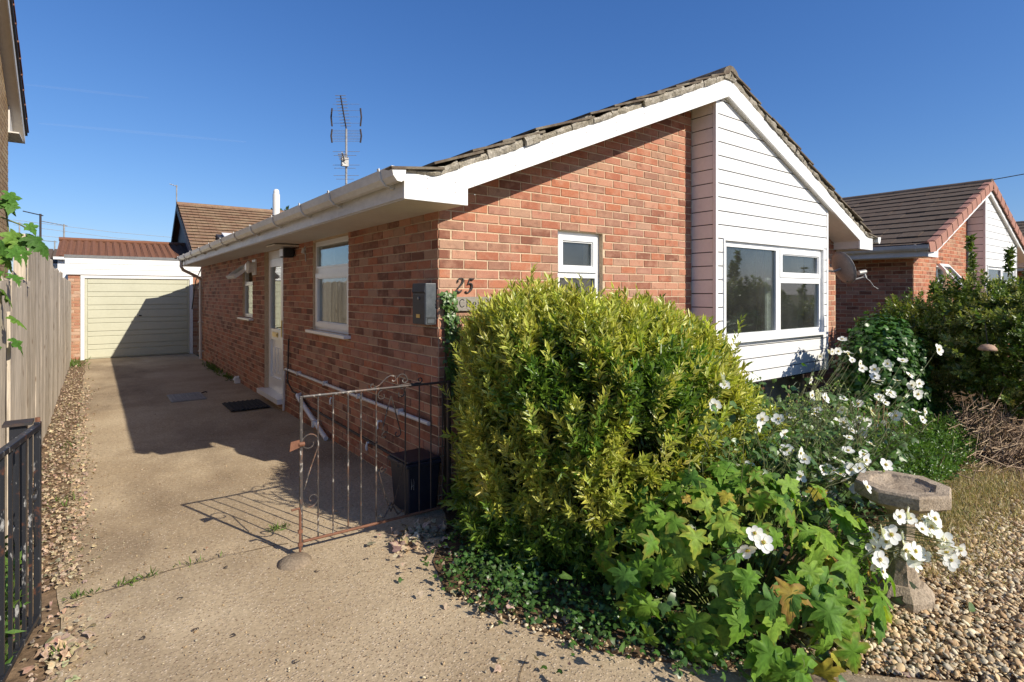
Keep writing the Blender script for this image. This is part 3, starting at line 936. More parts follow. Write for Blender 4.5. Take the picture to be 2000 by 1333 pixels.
# front door
da0, da1, dz0, dz1 = 8.04, 9.11, .16, 2.236
mb = MB(); R = .06
LB(mb, PX, da0, da0 + .05, dz0, dz1, -R - .07, -R); LB(mb, PX, da1 - .05, da1, dz0, dz1, -R - .07, -R)
LB(mb, PX, da0 + .05, da1 - .05, 2.12, dz1, -R - .07, -R); LB(mb, PX, da0 + .05, da1 - .05, dz0, dz0 + .05, -R - .07, -R)
LB(mb, PX, 8.215, 8.265, dz0 + .05, 2.12, -R - .07, -R)
door = mb.build('front_door', M['upvc'], home)
mb = MB(); LB(mb, PX, da0 - .06, da1 + .06, .09, .158, -.1, .10); mb.build('door_sill', M['upvc'], door)
mb = MB(); la0, la1 = 8.27, 9.055
LB(mb, PX, la0, la0 + .1, .215, 2.115, -R - .06, -R + .012); LB(mb, PX, la1 - .1, la1, .215, 2.115, -R - .06, -R + .012)
LB(mb, PX, la0 + .1, la1 - .1, 2.0, 2.115, -R - .06, -R + .012); LB(mb, PX, la0 + .1, la1 - .1, .215, .36, -R - .06, -R + .012)
LB(mb, PX, la0 + .1, la1 - .1, .92, 1.08, -R - .06, -R + .012)
LB(mb, PX, la0 + .1, la1 - .1, .36, .92, -R - .055, -R - .02)
for i in range(3):
    p = la0 + .17 + i * .16; LB(mb, PX, p, p + .11, .42, .80, -R - .02, -R - .004)
mb.build('door_leaf', M['upvc'], door)
pane(PX, la0 + .1, la1 - .1, 1.08, 2.0, -R - .02, door)
pane(PX, da0 + .05, 8.215, dz0 + .05, .92, -R - .02, door); pane(PX, da0 + .05, 8.215, 1.0, 2.12, -R - .02, door)
mb = MB(); LB(mb, PX, da0 + .05, 8.215, .92, 1.0, -R - .06, -R); mb.build('mullion', M['upvc'], door)
mb = MB(); LB(mb, PX, 8.52, 8.80, .965, 1.035, -R + .012, -R + .022); LB(mb, PX, 8.545, 8.775, .983, 1.017, -R + .022, -R + .030); mb.build('letter_plate', M['brass'], door)
mb = MB(); LB(mb, PX, 8.295, 8.335, .98, 1.22, -R + .012, -R + .022); mb.tube([(W + R - .022, 8.315, 1.12), (W + R - .062, 8.315, 1.12), (W + R - .066, 8.35, 1.12), (W + R - .062, 8.44, 1.105)], .010, 6)
mb.build('door_handle', M['brass'], door)
# extractor cowl by the kitchen window
mb = MB(); LB(mb, PX, 9.60, 9.83, 1.90, 2.15, .006, .028)
c = (0, 0, 0)
k0 = len(mb.v)
mb.lathe([(.085, 0), (.085, .06), (.10, .065), (.10, .09), (.06, .12)], (0, 0, 0), 16)
mb.v[k0:] = [(W - .028 - p[2], 9.715 + p[0], 2.025 + p[1]) for p in mb.v[k0:]]
mb.build('extractor_vent', M['white'], home)
# flood light and its little hood by the door
mb = MB(); mb.box(W - .30, W - .004, 7.30, 7.72, 2.205, 2.222); mb.build('light_hood', M['soffit'], home)
mb = MB(); mb.box(W - .16, W - .03, 7.42, 7.60, 2.07, 2.19); mb.tube([(W - .005, 7.51, 2.12), (W - .06, 7.51, 2.12)], .03, 8); f = mb.build('flood_light', M['black'], home, bevel=.012)
mb = MB(); mb.box(W - .17, W - .161, 7.435, 7.585, 2.085, 2.175); mb.build('lens', M['white'], f)
mb = MB(); mb.tube([(W - .005, 7.02, 2.15), (W - .03, 7.02, 2.15), (W - .04, 7.02, 2.10)], .022, 6); mb.tube([(W - .006, 7.05, 2.19), (W - .008, 7.0, 2.0)], .008, 5); mb.build('cable_box', M['gutter'], home)
# waste pipes
mb = MB()
mb.tube([(W - .035, 7.80, .592), (W - .035, 3.80, .612)], .017, 8)
mb.tube([(W - .035, 7.80, .592), (W - .035, 7.86, .57), (W - .035, 7.88, .30), (W - .035, 7.90, .02)], .017, 8)
for y in (7.2, 6.2, 5.2, 4.3): mb.box(W - .06, W - .004, y, y + .025, .578 + (7.8 - y) * .005, .625 + (7.8 - y) * .005)
mb.build('overflow_pipe', M['gutter'], home)
mb = MB()
mb.tube([(W - .003, 7.22, .33), (W - .05, 7.2, .33), (W - .06, 7.12, .31), (W - .075, 6.06, .03)], .027, 10)
mb.box(W - .11, W - .04, 6.42, 6.455, .085, .16)
mb.build('waste_pipe', M['white'], home)
mb = MB(); mb.tube([(W - .02, 7.72, 1.0), (W - .03, 7.70, .72), (W - .06, 7.62, .45), (W - .025, 7.5, .33), (W - .015, 7.3, .32)], .010, 6); mb.tube([(W - .015, 7.4, .325), (W - .015, 6.9, .24), (W - .015, 5.4, .22), (W - .015, 4.2, .20)], .012, 6)
mb.build('cable', M['iron_dark'], home)
mb = MB()
for y, z in ((6.0, .47), (4.75, .45), (4.2, .25), (5.0, .20)):
    mb.tube([(W - .003, y, z), (W - .04, y, z + .01), (W - .05, y, z - .03), (W - .045, y, z - .06)], .011, 6)
mb.build('pipe_stub', M['white'], home)
# downpipe at the far corner
mb = MB()
mb.tube([(1.58, 14.62, 2.35), (1.58, 14.62, 2.20), (1.63, 14.70, 2.13), (1.95, 15.02, 1.99), (2.03, 15.10, 1.93), (2.035, 15.12, 1.8), (2.035, 15.12, .03)], .034, 10)
for z in (1.7, .9, .2): mb.box(1.985, 2.088, 15.08, 15.16, z, z + .03)
mb.build('downpipe', M['gutter'], home)
mb = MB(); mb.tube([(2.06, 15.2, 2.2), (1.98, 15.5, 1.9), (1.97, 15.8, 1.5), (1.95, 15.9, 1.2)], .012, 5); mb.build('cable', M['black'], home)
# flue on the far side of the eaves
mb = MB(); fx, fy = 3.2, 12.9; fz = zt(fx)
mb.lathe([(.075, fz - .05 - fz), (.075, .80 - .0)], (fx, fy, fz), 16)
mb.lathe([(.062, .80), (.062, .86), (.05, .90), (.02, .915)], (fx, fy, fz), 12)
fl = mb.build('flue', M['white'], home)
mb = MB(); mb.lathe([(.079, .27), (.079, .335)], (fx, fy, fz), 16); mb.build('flue_band', M['black'], fl)
# curtain and pole inside the bay
mb = MB(); n = 14
pts = [(6.60 + .15 * i / n, YBAY + .20 + .018 * math.sin(i * 1.9)) for i in range(n + 1)]
mb.prism(pts + [(x, y + .006) for x, y in pts[::-1]], 'z', 1.02, 1.80); mb.build('curtain', M['curtain'], home)
mb = MB(); mb.box(6.50, 6.57, YBAY + .19, YBAY + .25, .14, 2.3); mb.build('room_post', M['brown_wood'], home)
mb = MB(); mb.box(3.68, 3.74, YW + .5, YW + .55, .2, 2.35); mb.build('room_post', M['room'], home)

# ------------------------------------------------------------------ things on the walls
t = thing('mailbox', (W - .05, 3.83, 1.53), 'dark grey letter box screwed to the brick wall near the corner', 'letter box')
mb = MB()
mb.prism([(3.735, 1.375), (3.945, 1.375), (3.945, 1.69), (3.735, 1.69)], 'x', W - .10, W - .007)
mb.build('body', M['mailgrey'], t, bevel=.006)
mb = MB(); mb.box(W - .104, W - .1005, 3.742, 3.938, 1.382, 1.60); mb.build('door', M['navy'], t)
mb = MB(); mb.hexa([(W - .108, 3.738, 1.625), (W - .1005, 3.738, 1.612), (W - .1005, 3.942, 1.612), (W - .108, 3.942, 1.625), (W - .102, 3.738, 1.688), (W - .1005, 3.738, 1.688), (W - .1005, 3.942, 1.688), (W - .102, 3.942, 1.688)]); mb.build('flap', M['navy'], t)
mb = MB(); mb.lathe([(.012, 0), (.012, .006), (.004, .008)], (0, 0, 0), 10); mb.v = [(W - .104 - p[2], 3.84 + p[0], 1.575 + p[1]) for p in mb.v]; mb.build('lock', M['mast'], t)
mb = MB(); mb.box(W - .107, W - .1045, 3.815, 3.875, 1.425, 1.453); mb.build('name_holder', M['brass'], t)
mb = MB(); bars(mb, ('Y', 3.735), W - .088, W - .018, 1.385, 1.425, .004, 0, .002); mb.box(W - .098, W - .012, 3.7335, 3.7345, 1.43, 1.433); mb.build('stain', M['black'], t)

def strokes(lines, place, r, name, mat, parent=None, flat=.5):
    mb = MB()
    for ln in lines:
        pts = [p[:2] for p in ln]; rr = [r * (p[2] if len(p) > 2 else 1) for p in ln]
        mb.tube([place(*p) for p in pts], rr, 6)
    return mb.build(name, mat, parent)
def smooth(pts, n=6):
    """Catmull-Rom through (x, y, w) points"""
    P = [tuple(p) + ((1,) if len(p) == 2 else ()) for p in pts]
    P = [P[0]] + P + [P[-1]]; out = []
    for i in range(1, len(P) - 2):
        for k in range(n):
            t_ = k / n
            out.append(tuple(.5 * (2 * b + (c - a) * t_ + (2 * a - 5 * b + 4 * c - d) * t_ * t_ + (-a + 3 * b - 3 * c + d) * t_ ** 3) for a, b, c, d in zip(P[i - 1], P[i], P[i + 1], P[i + 2])))
    out.append(P[-2]); return out
slant = .22
def at_wall(x0, z0, h, y):
    return lambda u, v: (x0 + (u + v * slant) * h, y, z0 + v * h)
two = [smooth([(.10, .72, 1.6), (.06, .84, 1.2), (.16, .97, 1.0), (.32, 1.0, 1.1), (.46, .90, 1.7), (.47, .74, 2.0), (.38, .55, 1.6), (.20, .30, 1.2), (.02, .06, 1.1)]), smooth([(.02, .06, 1.1), (.14, .10, 1.8), (.30, .03, 2.0), (.44, .06, 1.5), (.52, .20, .8)])]
five = [smooth([(.52, 1.0, .9), (.40, .95, 1.8), (.20, .97, 1.8), (.17, .97, 1.0)]), smooth([(.18, .97, 1.0), (.13, .75, 1.0), (.09, .58, 1.0)]), smooth([(.09, .58, .9), (.22, .66, 1.1), (.38, .62, 1.7), (.47, .44, 2.1), (.42, .20, 1.9), (.26, .03, 1.3), (.10, .02, 1.2), (.02, .12, 1.6)])]
o = strokes(two, at_wall(2.225, 1.618, .112, YW - .014), .0048, 'house_number', M['ink']); tag(o, 'black slanting numeral two on the brick above the plaque, nearer the corner', 'house number')
o = strokes(five, at_wall(2.318, 1.616, .112, YW - .014), .0048, 'house_number', M['ink']); tag(o, 'black slanting numeral five on the brick above the plaque, farther from the corner', 'house number')
t = thing('name_plaque', (2.5, YW - .02, 1.53), 'grey weathered wooden house name plaque on the brick, half hidden by the hedge', 'name plaque')
mb = MB(); mb.box(2.222, 2.86, YW - .03, YW - .006, 1.475, 1.585); mb.build('board', M['plaque'], t, bevel=.004)
g = {'C': [smooth([(.48, .86), (.30, .99), (.08, .80), (.03, .48), (.12, .14), (.30, .02), (.50, .16)])],
     'h': [smooth([(.05, 1.05), (.06, .5), (.05, 0)], 3), smooth([(.06, .40), (.18, .60), (.32, .56), (.36, .35), (.37, .0)])],
     'e': [smooth([(.05, .30), (.36, .36), (.30, .58), (.14, .58), (.04, .32), (.12, .05), (.36, .08)])],
     'r': [smooth([(.06, .60), (.07, .3), (.06, 0)], 3), smooth([(.07, .38), (.17, .58), (.32, .55)])],
     'y': [smooth([(.03, .60), (.18, .12)], 2), smooth([(.38, .60), (.20, .10), (.05, -.28)], 3)]}
mb = MB(); x = 2.256; H = .062
for ch, adv in (('C', .60), ('h', .52), ('e', .52), ('r', .45), ('r', .45), ('y', .62), ('h', .5)):
    for ln in g[ch]:
        mb.tube([(x + p[0] * H * 1.45, YW - .0305, 1.505 + p[1] * H) for p in ln], .0037, 5)
    x += adv * H * 1.72
mb.build('lettering', M['ink'], t)
mb = MB()
for z in (1.497, 1.565): mb.lathe([(.004, 0), (.004, .004)], (0, 0, 0), 6); mb.v[-12:] = [(2.236 + p[0], YW - .031 - p[2], z + p[1]) for p in mb.v[-12:]]
mb.build('screw', M['iron_dark'], t)

# satellite dish
t = thing('satellite_dish', (8.25, 3.5, 1.95), 'grey satellite dish bracketed to the brick beside the white bay', 'satellite dish')
dc = Vector((8.24, 3.43, 1.945)); dn = Vector((.80, -.48, .36)).normalized()
du = dn.cross(Vector((0, 0, 1))).normalized(); dv = du.cross(dn)
V, F = [], []
nr, na = 6, 24
for i in range(nr + 1):
    rr = .235 * i / nr
    for k in range(na):
        a = 2 * math.pi * k / na
        V.append(dc + du * rr * .92 * math.cos(a) + dv * rr * math.sin(a) + dn * (rr * rr * .9))
for i in range(nr):
    for k in range(na): F.append((i * na + k, i * na + (k + 1) % na, (i + 1) * na + (k + 1) % na, (i + 1) * na + k))
mb = MB(); mb.add(V, F)
mb.tube([V[nr * na + k] for k in range(na)] + [V[nr * na]], .006, 5)
o = mb.build('reflector', M['dish'], t, smooth=True)
so = o.modifiers.new('shell', 'SOLIDIFY'); so.thickness = .004
mb = MB(); fo = dc + dn * .30 - dv * .20
mb.tube([dc - dv * .2 + dn * .02, fo - dv * .03], .011, 6); mb.build('arm', M['dish'], t)
mb = MB(); mb.tube([fo - dv * .05, fo + dv * .02, fo + dv * .05 - dn * .03], .022, 8); mb.tube([fo + dv * .03 + dn * .03, fo + dv * .05 - dn * .07], .034, 10); mb.build('receiver', M['mast'], t)
mb = MB(); mb.tube([fo - dv * .04, fo + dn * .05 - dv * .12, fo + dn * .07 - dv * .2, fo + dn * .12 - dv * .26], .006, 5); mb.build('cable', M['mast'], t)
mb = MB(); mb.tube([dc, dc - dn * .10, Vector((8.13, YW - .02, 1.93))], .018, 6); mb.box(8.07, 8.19, YW - .02, YW - .006, 1.86, 2.02); mb.build('bracket', M['mast'], t)

# tv aerials
def aerial(name, base, top, label, elems, boom, n=6, r=.025, mat='mast', dirv=(-1, -.2, .05), tilt=0):
    t = thing(name, base, label, 'aerial', 'television aerials')
    mb = MB(); mb.tube([base, (base[0], base[1], top)], r, 8); mb.build('pole', M[mat], t)
    d = Vector(dirv).normalized(); side = d.cross(Vector((0, 0, 1))).normalized()
    p0 = Vector((base[0], base[1], top - .05))
    mb = MB(); mb.tube([p0 - d * boom * .15, p0 + d * boom], r * .6, 6); mb.build('boom', M[mat], t)
    mb = MB()
    for i in range(elems):
        q = p0 + d * boom * (i + .3) / elems
        mb.tube([q - side * n, q + side * n], r * .3, 4)
    mb.build('elements', M[mat], t)
    return t
# the tall one on this roof: a cross yagi on top, two grids, a second array below
t = thing('tv_aerial', (5.4, 14.6, 3.9), 'tall multiple television aerial standing on the nearest bungalow ridge', 'aerial', 'television aerials')
ax_, ay_ = 5.40, 14.6
mb = MB(); mb.tube([(ax_, ay_, 3.85), (ax_, ay_, 6.0)], .030, 8); mb.build('pole', M['mast'], t)
rv = Vector((.8, -.6, 0)); fv = Vector((-.45, -.85, .25)).normalized()
top = Vector((ax_, ay_, 6.05))
mb = MB(); b0 = top + Vector((0, 0, -.05)); b1 = b0 + Vector((-.12, 0, .72)) + fv * .25
mb.tube([b0, b1], .018, 6); mb.build('boom', M['iron_dark'], t)
mb = MB()
for i in range(11):
    q = b0 + (b1 - b0) * (i + 1) / 11
    mb.tube([q - rv * .14, q + rv * .14], .008, 4)
for i in range(4):
    q = top + Vector((0, 0, .10 + i * .17)); mb.tube([q - rv * .36, q + rv * .36], .004, 4)
mb.build('elements', M['mast'], t)
for sgn in (-1, 1):
    for z0, z1 in ((.02, .50), (-.42, -.06)):
        mb = MB(); mb.tube([top + rv * sgn * .38 + Vector((0, 0, z0)), top + rv * sgn * .405 + Vector((0, 0, (z0 + z1) / 2)), top + rv * sgn * .38 + Vector((0, 0, z1))], .022, 6); mb.build('reflector_bar', M['iron_dark'], t)
mb = MB()
for i in range(8):
    q = top + Vector((0, 0, -.09 - i * .042)); mb.tube([q - rv * .38, q + rv * .38], .0045, 4)
for i, zz in enumerate((-.66, -.82, -1.02, -1.16, -1.30, -1.45)):
    ln = (.36, .32, .36, .30, .34, .25)[i]
    q = top + Vector((0, 0, zz)) + fv * (.12 if i % 2 else 0); mb.tube([q - rv * ln, q + rv * ln * (.9 if i % 2 else 1)], .006, 4)
mb.build('elements', M['mast'], t)
mb = MB()
q = top + Vector((-.06, -.05, -.95)); mb.box(q.x - .09, q.x + .09, q.y - .05, q.y + .05, q.z - .12, q.z + .12); mb.tube([q, q + fv * .5], .02, 6)
for i in range(4):
    k = q + fv * (.12 + .1 * i); mb.tube([k - rv * .12, k + rv * .12], .012, 4)
mb.build('clamp', M['mast'], t)
aerial('tv_aerial', (-1.853, 31.39, 2.5), 5.0, 'single arm aerial on a thin dark pole above the fence', 4, .75, .05, .04, 'iron_dark', (-1, .7, .28))
aerial('tv_aerial', (-1.128, 33.35, 2.5), 4.80, 'small aerial with curved elements left of the ribbed roof', 5, .9, .22, .034, 'mast', (-1, .4, .2))
aerial('tv_aerial', (-1.70, 38.77, 2.5), 4.40, 'lowest faint aerial just above the small grey roof', 4, .8, .12, .032, 'mast', (-1, .5, .1))
aerial('tv_aerial', (-2.576, 31.93, 2.5), 4.65, 'faint aerial beside the tan brick wall', 4, .8, .12, .024, 'mast', (-1, .5, .2))
aerial('tv_aerial', (2.604, 25.55, 4.9), 5.86, 'short aerial on the gable of the steep brown roof', 3, .25, .12, .022, 'mast', (-1, .1, .3))

# ------------------------------------------------------------------ the garage at the end of the drive
GY = 16.9
t = thing('garage', (.9, GY, 0), 'flat roofed brick garage with pale green door at the end of the drive', 'garage')
rg = random.Random(5)
op = [(-.215, 2.085, -.05, 2.04)]
core = wall_core(('Y', GY + .004), -.50, 2.36, -.06, 2.42, .2, op); core.box(-.50, -.30, GY + .21, 22, -.06, 2.4); core.box(2.16, 2.36, GY + .21, 22, -.06, 2.4); core.box(-.29, 2.15, 21.8, 22, -.06, 2.4)
core.build('wall', M['mortar'], t)
mb = MB()
for (a, b, z) in lay_bricks(('Y', GY), -.50, 2.36, 0, 2.1, op, rg):
    place_mb(mb, brick_mesh(round(b - a, 3), rg.choice([(.40, .20, .12), (.46, .27, .17), (.36, .16, .10), (.50, .34, .24), (.42, .22, .14)]), 1), ('Y', GY), a, z, rg.choice([(.40, .20, .12), (.46, .27, .17), (.36, .16, .10), (.50, .34, .24), (.42, .22, .14)]))
mb.build('brickwork', M['brick'], t, kind='stuff')
for k in range(3):
    z0 = 2.045 + k * .133
    mb = MB(); mb.box(-.555, 2.37, GY - .05, GY - .028, z0, z0 + .127); mb.build('fascia_board', M['board'], t, bevel=.004)
mb = MB(); mb.box(-.55, 2.36, GY - .027, GY + .002, 2.05, 2.43); mb.build('fascia_backing', M['lead'], t)
mb = MB(); mb.prism([(GY - .06, 2.446), (22.1, 2.36), (22.1, 2.42), (GY - .06, 2.515)], 'x', -.57, 2.40); mb.build('roof', M['flash'], t)
mb = MB(); a0, a1 = -.255, 2.095
mb.box(-.262, -.185, GY - .03, GY + .08, -.01, 2.03); mb.box(2.015, 2.09, GY - .03, GY + .08, -.01, 2.03); mb.box(-.184, 2.014, GY - .03, GY + .08, 1.965, 2.03)
mb.build('door_frame', M['board'], t)
mb = MB(); mb.box(-.18, 2.01, GY + .02, GY + .05, .012, 1.96); gd = mb.build('door', M['door_green'], t)
zz = .03; flip = 0
for k in range(6):
    z0 = .03 + k * .32
    mb = MB(); mb.box(-.13, 1.965, GY + .004, GY + .02, z0 + .006, z0 + .192); mb.build('panel', M['door_green'], gd, bevel=.006)
    mb = MB(); mb.box(-.13, 1.965, GY + .006, GY + .02, z0 + .206, z0 + .314); mb.build('panel', M['door_green'], gd, bevel=.006)
mb = MB(); mb.box(-.178, -.136, GY + .002, GY + .0195, .014, 1.955); mb.box(1.97, 2.008, GY + .002, GY + .0195, .014, 1.955); mb.build('panel', M['door_green'], gd)
mb = MB(); mb.box(.90, .96, GY - .01, GY + .003, 1.02, 1.05); mb.tube([(.93, GY - .012, 1.035), (.93, GY - .03, 1.035)], .014, 6); mb.build('door_handle', M['iron_dark'], gd)
# boarded side gate between garage and bungalow
t = thing('side_gate', (2.5, 16.6, 0), 'narrow weathered board gate between garage and bungalow', 'gate')
for i in range(6):
    mb = MB(); mb.box(2.24 + i * .125, 2.357 + i * .125, 16.42, 16.44, .04, 1.82 + rg.uniform(-.01, .01)); mb.build('board', M['fence'], t)

# ------------------------------------------------------------------ buildings further off
t = thing('bungalow', (4, 22, 0), 'low bungalow with a ribbed brown tile roof behind the garage', 'bungalow')
mb = MB(); mb.box(-.9, 6, 22.1, 26, -.06, 2.64); mb.build('wall', M['tan_brick'], t)
mb = MB()
ye, ze, yr, zr = 22.0, 2.70, 24.6, 3.40
for i in range(34):
    x0 = -.95 + i * .2
    for (p, q, h) in ((x0, x0 + .07, .0), (x0 + .07, x0 + .10, .03), (x0 + .10, x0 + .17, .05), (x0 + .17, x0 + .20, .03)):
        mb.add([(p, ye, ze + h), (q, ye, ze + (0.03 if h == 0 else h)), (q, yr, zr + h), (p, yr, zr + h)], [(0, 1, 2, 3)])
mb.hexa([(-.95, ye, ze - .04), (5.85, ye, ze - .04), (5.85, yr, zr - .04), (-.95, yr, zr - .04), (-.95, ye, ze - .005), (5.85, ye, ze - .005), (5.85, yr, zr - .005), (-.95, yr, zr - .005)])
mb.hexa([(-.95, yr, zr - .04), (5.85, yr, zr - .04), (5.85, 27.2, ze - .04), (-.95, 27.2, ze - .04), (-.95, yr, zr + .04), (5.85, yr, zr + .04), (5.85, 27.2, ze), (-.95, 27.2, ze)])
mb.tube([(-.97, yr, zr + .05), (5.87, yr, zr + .05)], .07, 8)
mb.build('roof', M['tile_red'], t)
mb = MB(); mb.box(-1.0, 5.9, ye - .08, ye - .005, ze - .07, ze + .01); mb.build('gutter', M['white'], t)
t = thing('shed', (-1.4, 25, 0), 'small outbuilding with a dark ribbed roof left of the garage', 'outbuilding')
mb = MB(); mb.box(-1.9, -.95, 25.05, 28, -.06, 2.58); mb.build('wall', M['tan_brick'], t)
mb = MB()
for i in range(6):
    x0 = -2.0 + i * .2; mb.hexa([(x0, 25, 2.62), (x0 + .17, 25, 2.62), (x0 + .17, 27.2, 3.2), (x0, 27.2, 3.2), (x0, 25, 2.68), (x0 + .17, 25, 2.68), (x0 + .17, 27.2, 3.26), (x0, 27.2, 3.26)])
mb.hexa([(-2, 25, 2.60), (-.9, 25, 2.60), (-.9, 27.2, 3.18), (-2, 27.2, 3.18), (-2, 25, 2.63), (-.9, 25, 2.63), (-.9, 27.2, 3.21), (-2, 27.2, 3.21)])
mb.build('roof', M['tile_dark'], t)
mb = MB(); mb.box(-2.0, -.9, 24.93, 24.99, 2.55, 2.62); mb.build('gutter', M['gutter'], t)

t = thing('bungalow', (7, 23, 0), 'bungalow with a steep lichen spotted brown roof and dark gable behind the eaves', 'bungalow')
gx, gx1 = 2.62, 9.5
ye, ze, yr, zr, yb2, zb2 = 20.8, 2.70, 25.5, 5.10, 28.2, 3.2
mb = MB(); mb.prism([(ye + .4, -.06), (yb2 - .3, -.06), (yb2 - .3, zb2 - .1), (yr, zr - .2), (ye + .4, ze)], 'x', gx + .16, gx1 - .2); mb.build('wall', M['lead'], t)
mb = MB()
nrow = 18
for i in range(nrow):
    f0, f1 = i / nrow, (i + 1) / nrow + .02
    y0, z0, y1, z1 = ye + (yr - ye) * f0, ze + (zr - ze) * f0, ye + (yr - ye) * f1, ze + (zr - ze) * f1
    x = gx
    while x < gx1:
        j = rg.uniform(-.006, .006); xx = min(x + .195, gx1)
        mb.hexa([(x, y0 - .03, z0 + .052), (xx, y0 - .03, z0 + .052), (xx, y1, z1 - .03), (x, y1, z1 - .03), (x, y0 - .03, z0 + .085 + j), (xx, y0 - .03, z0 + .085 + j), (xx, y1, z1 + .004), (x, y1, z1 + .004)])
        x += .2
mb.build('roof_tiling', M['tile_brown'], t, kind='stuff')
mb = MB(); mb.hexa([(gx, yr, zr - .06), (gx1, yr, zr - .06), (gx1, yb2, zb2 - .06), (gx, yb2, zb2 - .06), (gx, yr, zr), (gx1, yr, zr), (gx1, yb2, zb2), (gx, yb2, zb2)])
mb.tube([(gx - .02, yr, zr + .01), (gx1, yr, zr + .01)], .09, 8); mb.build('roof', M['tile_brown'], t)
mb = MB(); mb.prism([(ye - .05, ze - .28), (yr, zr - .26), (yr, zr - .02), (ye - .05, ze - .03)], 'x', gx - .04, gx - .01); mb.prism([(yr, zr - .26), (yb2, zb2 - .28), (yb2, zb2 - .03), (yr, zr - .02)], 'x', gx - .04, gx - .01)
mb.build('bargeboard', M['lead'], t)
mb = MB()
c = Vector((3.56, 21.9, 3.27))
mb.hexa([(c.x - .05, 21.55, 3.05), (c.x + 1.0, 21.55, 3.05), (c.x + 1.0, 22.5, 3.45), (c.x - .05, 22.5, 3.45), (c.x - .05, 21.55, 3.44), (c.x + 1.0, 21.55, 3.44), (c.x + 1.0, 22.5, 3.72), (c.x - .05, 22.5, 3.72)])
rl = mb.build('rooflight', M['lead'], t)
mb = MB(); mb.hexa([(c.x + .12, 21.52, 3.44), (c.x + 1.02, 21.52, 3.44), (c.x + 1.02, 22.4, 3.72), (c.x + .12, 22.4, 3.72), (c.x + .12, 21.52, 3.50), (c.x + 1.02, 21.52, 3.50), (c.x + 1.02, 22.4, 3.78), (c.x + .12, 22.4, 3.78)]); mb.build('flashing', M['white'], rl)

# the taller neighbour behind the fence
t = thing('house', (-4, 8, 0), 'tan brick neighbouring house with overhanging tiled verge behind the fence', 'house')
hx, hy1, ez, rs = -1.15, 12.44, 4.30, .607
rz = lambda y: ez + rs * (13.15 - y)
ridge_y = 8.6
mb = MB(); mb.prism([(4.4, -.06), (hy1, -.06), (hy1, rz(hy1)), (ridge_y, rz(ridge_y)), (4.4, rz(hy1))], 'x', -7, hx); wl = mb.build('wall', M['mortar'], t)
mb = MB()
tones = [(.42, .29, .155), (.47, .34, .19), (.38, .25, .13), (.44, .30, .17), (.34, .22, .12)]
for (a, b, z) in lay_bricks(('X', hx), 8.7, hy1, 1.35, 6.2, [], rg, lambda z, lo, hi: (lo, min(hi, 13.15 - (z - ez) / rs))):
    mb.hexa([(hx - .01, a, z), (hx + .006, a, z), (hx + .006, b, z), (hx - .01, b, z), (hx - .01, a, z + .065), (hx + .006, a, z + .065), (hx + .006, b, z + .065), (hx - .01, b, z + .065)], rg.choice(tones))
for (a, b, z) in lay_bricks(('X', hx), 4.4, 8.69, 1.35, 5.9, [], rg, lambda z, lo, hi: (max(lo, 2 * ridge_y - 13.15 + (z - ez) / rs), hi)):
    mb.hexa([(hx - .01, a, z), (hx + .006, a, z), (hx + .006, b, z), (hx - .01, b, z), (hx - .01, a, z + .065), (hx + .006, a, z + .065), (hx + .006, b, z + .065), (hx - .01, b, z + .065)], rg.choice(tones))
mb.build('brickwork', M['tan_brick'], t, kind='stuff')
vx = -.985
ylo = 2 * ridge_y - 13.15
mb = MB(); f = lambda y, h: (y, rz(y if y > ridge_y else 2 * ridge_y - y) + h)
mb.prism([f(13.15, .0), f(ridge_y, .0), f(ylo, .0), f(ylo, .012), f(ridge_y, .012), f(13.15, .012)], 'x', hx + .001, vx - .02); mb.prism([(12.42, ez - .02), (13.15, ez - .02), (13.15, ez + .0), (12.42, ez + .0)], 'x', -7, vx - .02)
mb.prism([(12.44, ez), (13.13, ez), (12.44, rz(12.44) - .002)], 'x', vx - .16, vx - .14)
mb.build('soffit', M['soffit'], t)
mb = MB(); mb.prism([f(13.15, -.03), f(ridge_y, -.03), f(ylo, -.03), f(ylo, .14), f(ridge_y, .14), f(13.15, .14)], 'x', vx - .019, vx)
mb.box(-7, vx, 13.151, 13.17, ez - .03, ez + .12); mb.build('bargeboard', M['gutter'], t)
mb = MB(); mb.prism([f(13.2, .15), f(ridge_y, .15), f(ylo, .15), f(ylo, .21), f(ridge_y, .21), f(13.2, .21)], 'x', -7, vx + .03); mb.build('roof_deck', M['lead'], t)
for i in range(17):
    y = 13.25 - i * .28
    mb = MB(); a, b = f(y, .25), f(y - .33, .215)
    mb.prism([a, b, (b[0], b[1] + .03), (a[0], a[1] + .03)], 'x', -2.0, vx + .045 + rg.uniform(-.004, .008)); mb.build('roof_tile', M['tile_red'], t)
mb = MB(); mb.prism([f(13.2, .211), f(ridge_y, .211), f(ylo, .211), f(ylo, .25), f(ridge_y, .25), f(13.2, .25)], 'x', -7, -2.01); mb.build('roof_tiling', M['tile_red'], t, kind='stuff')

bungalow(9.80, False, 'next bungalow along with a dark tiled roof and pink verge tiles', 21)
bungalow(19.60, False, 'farthest bungalow at the right edge, only part of its dark roof in view', 22)
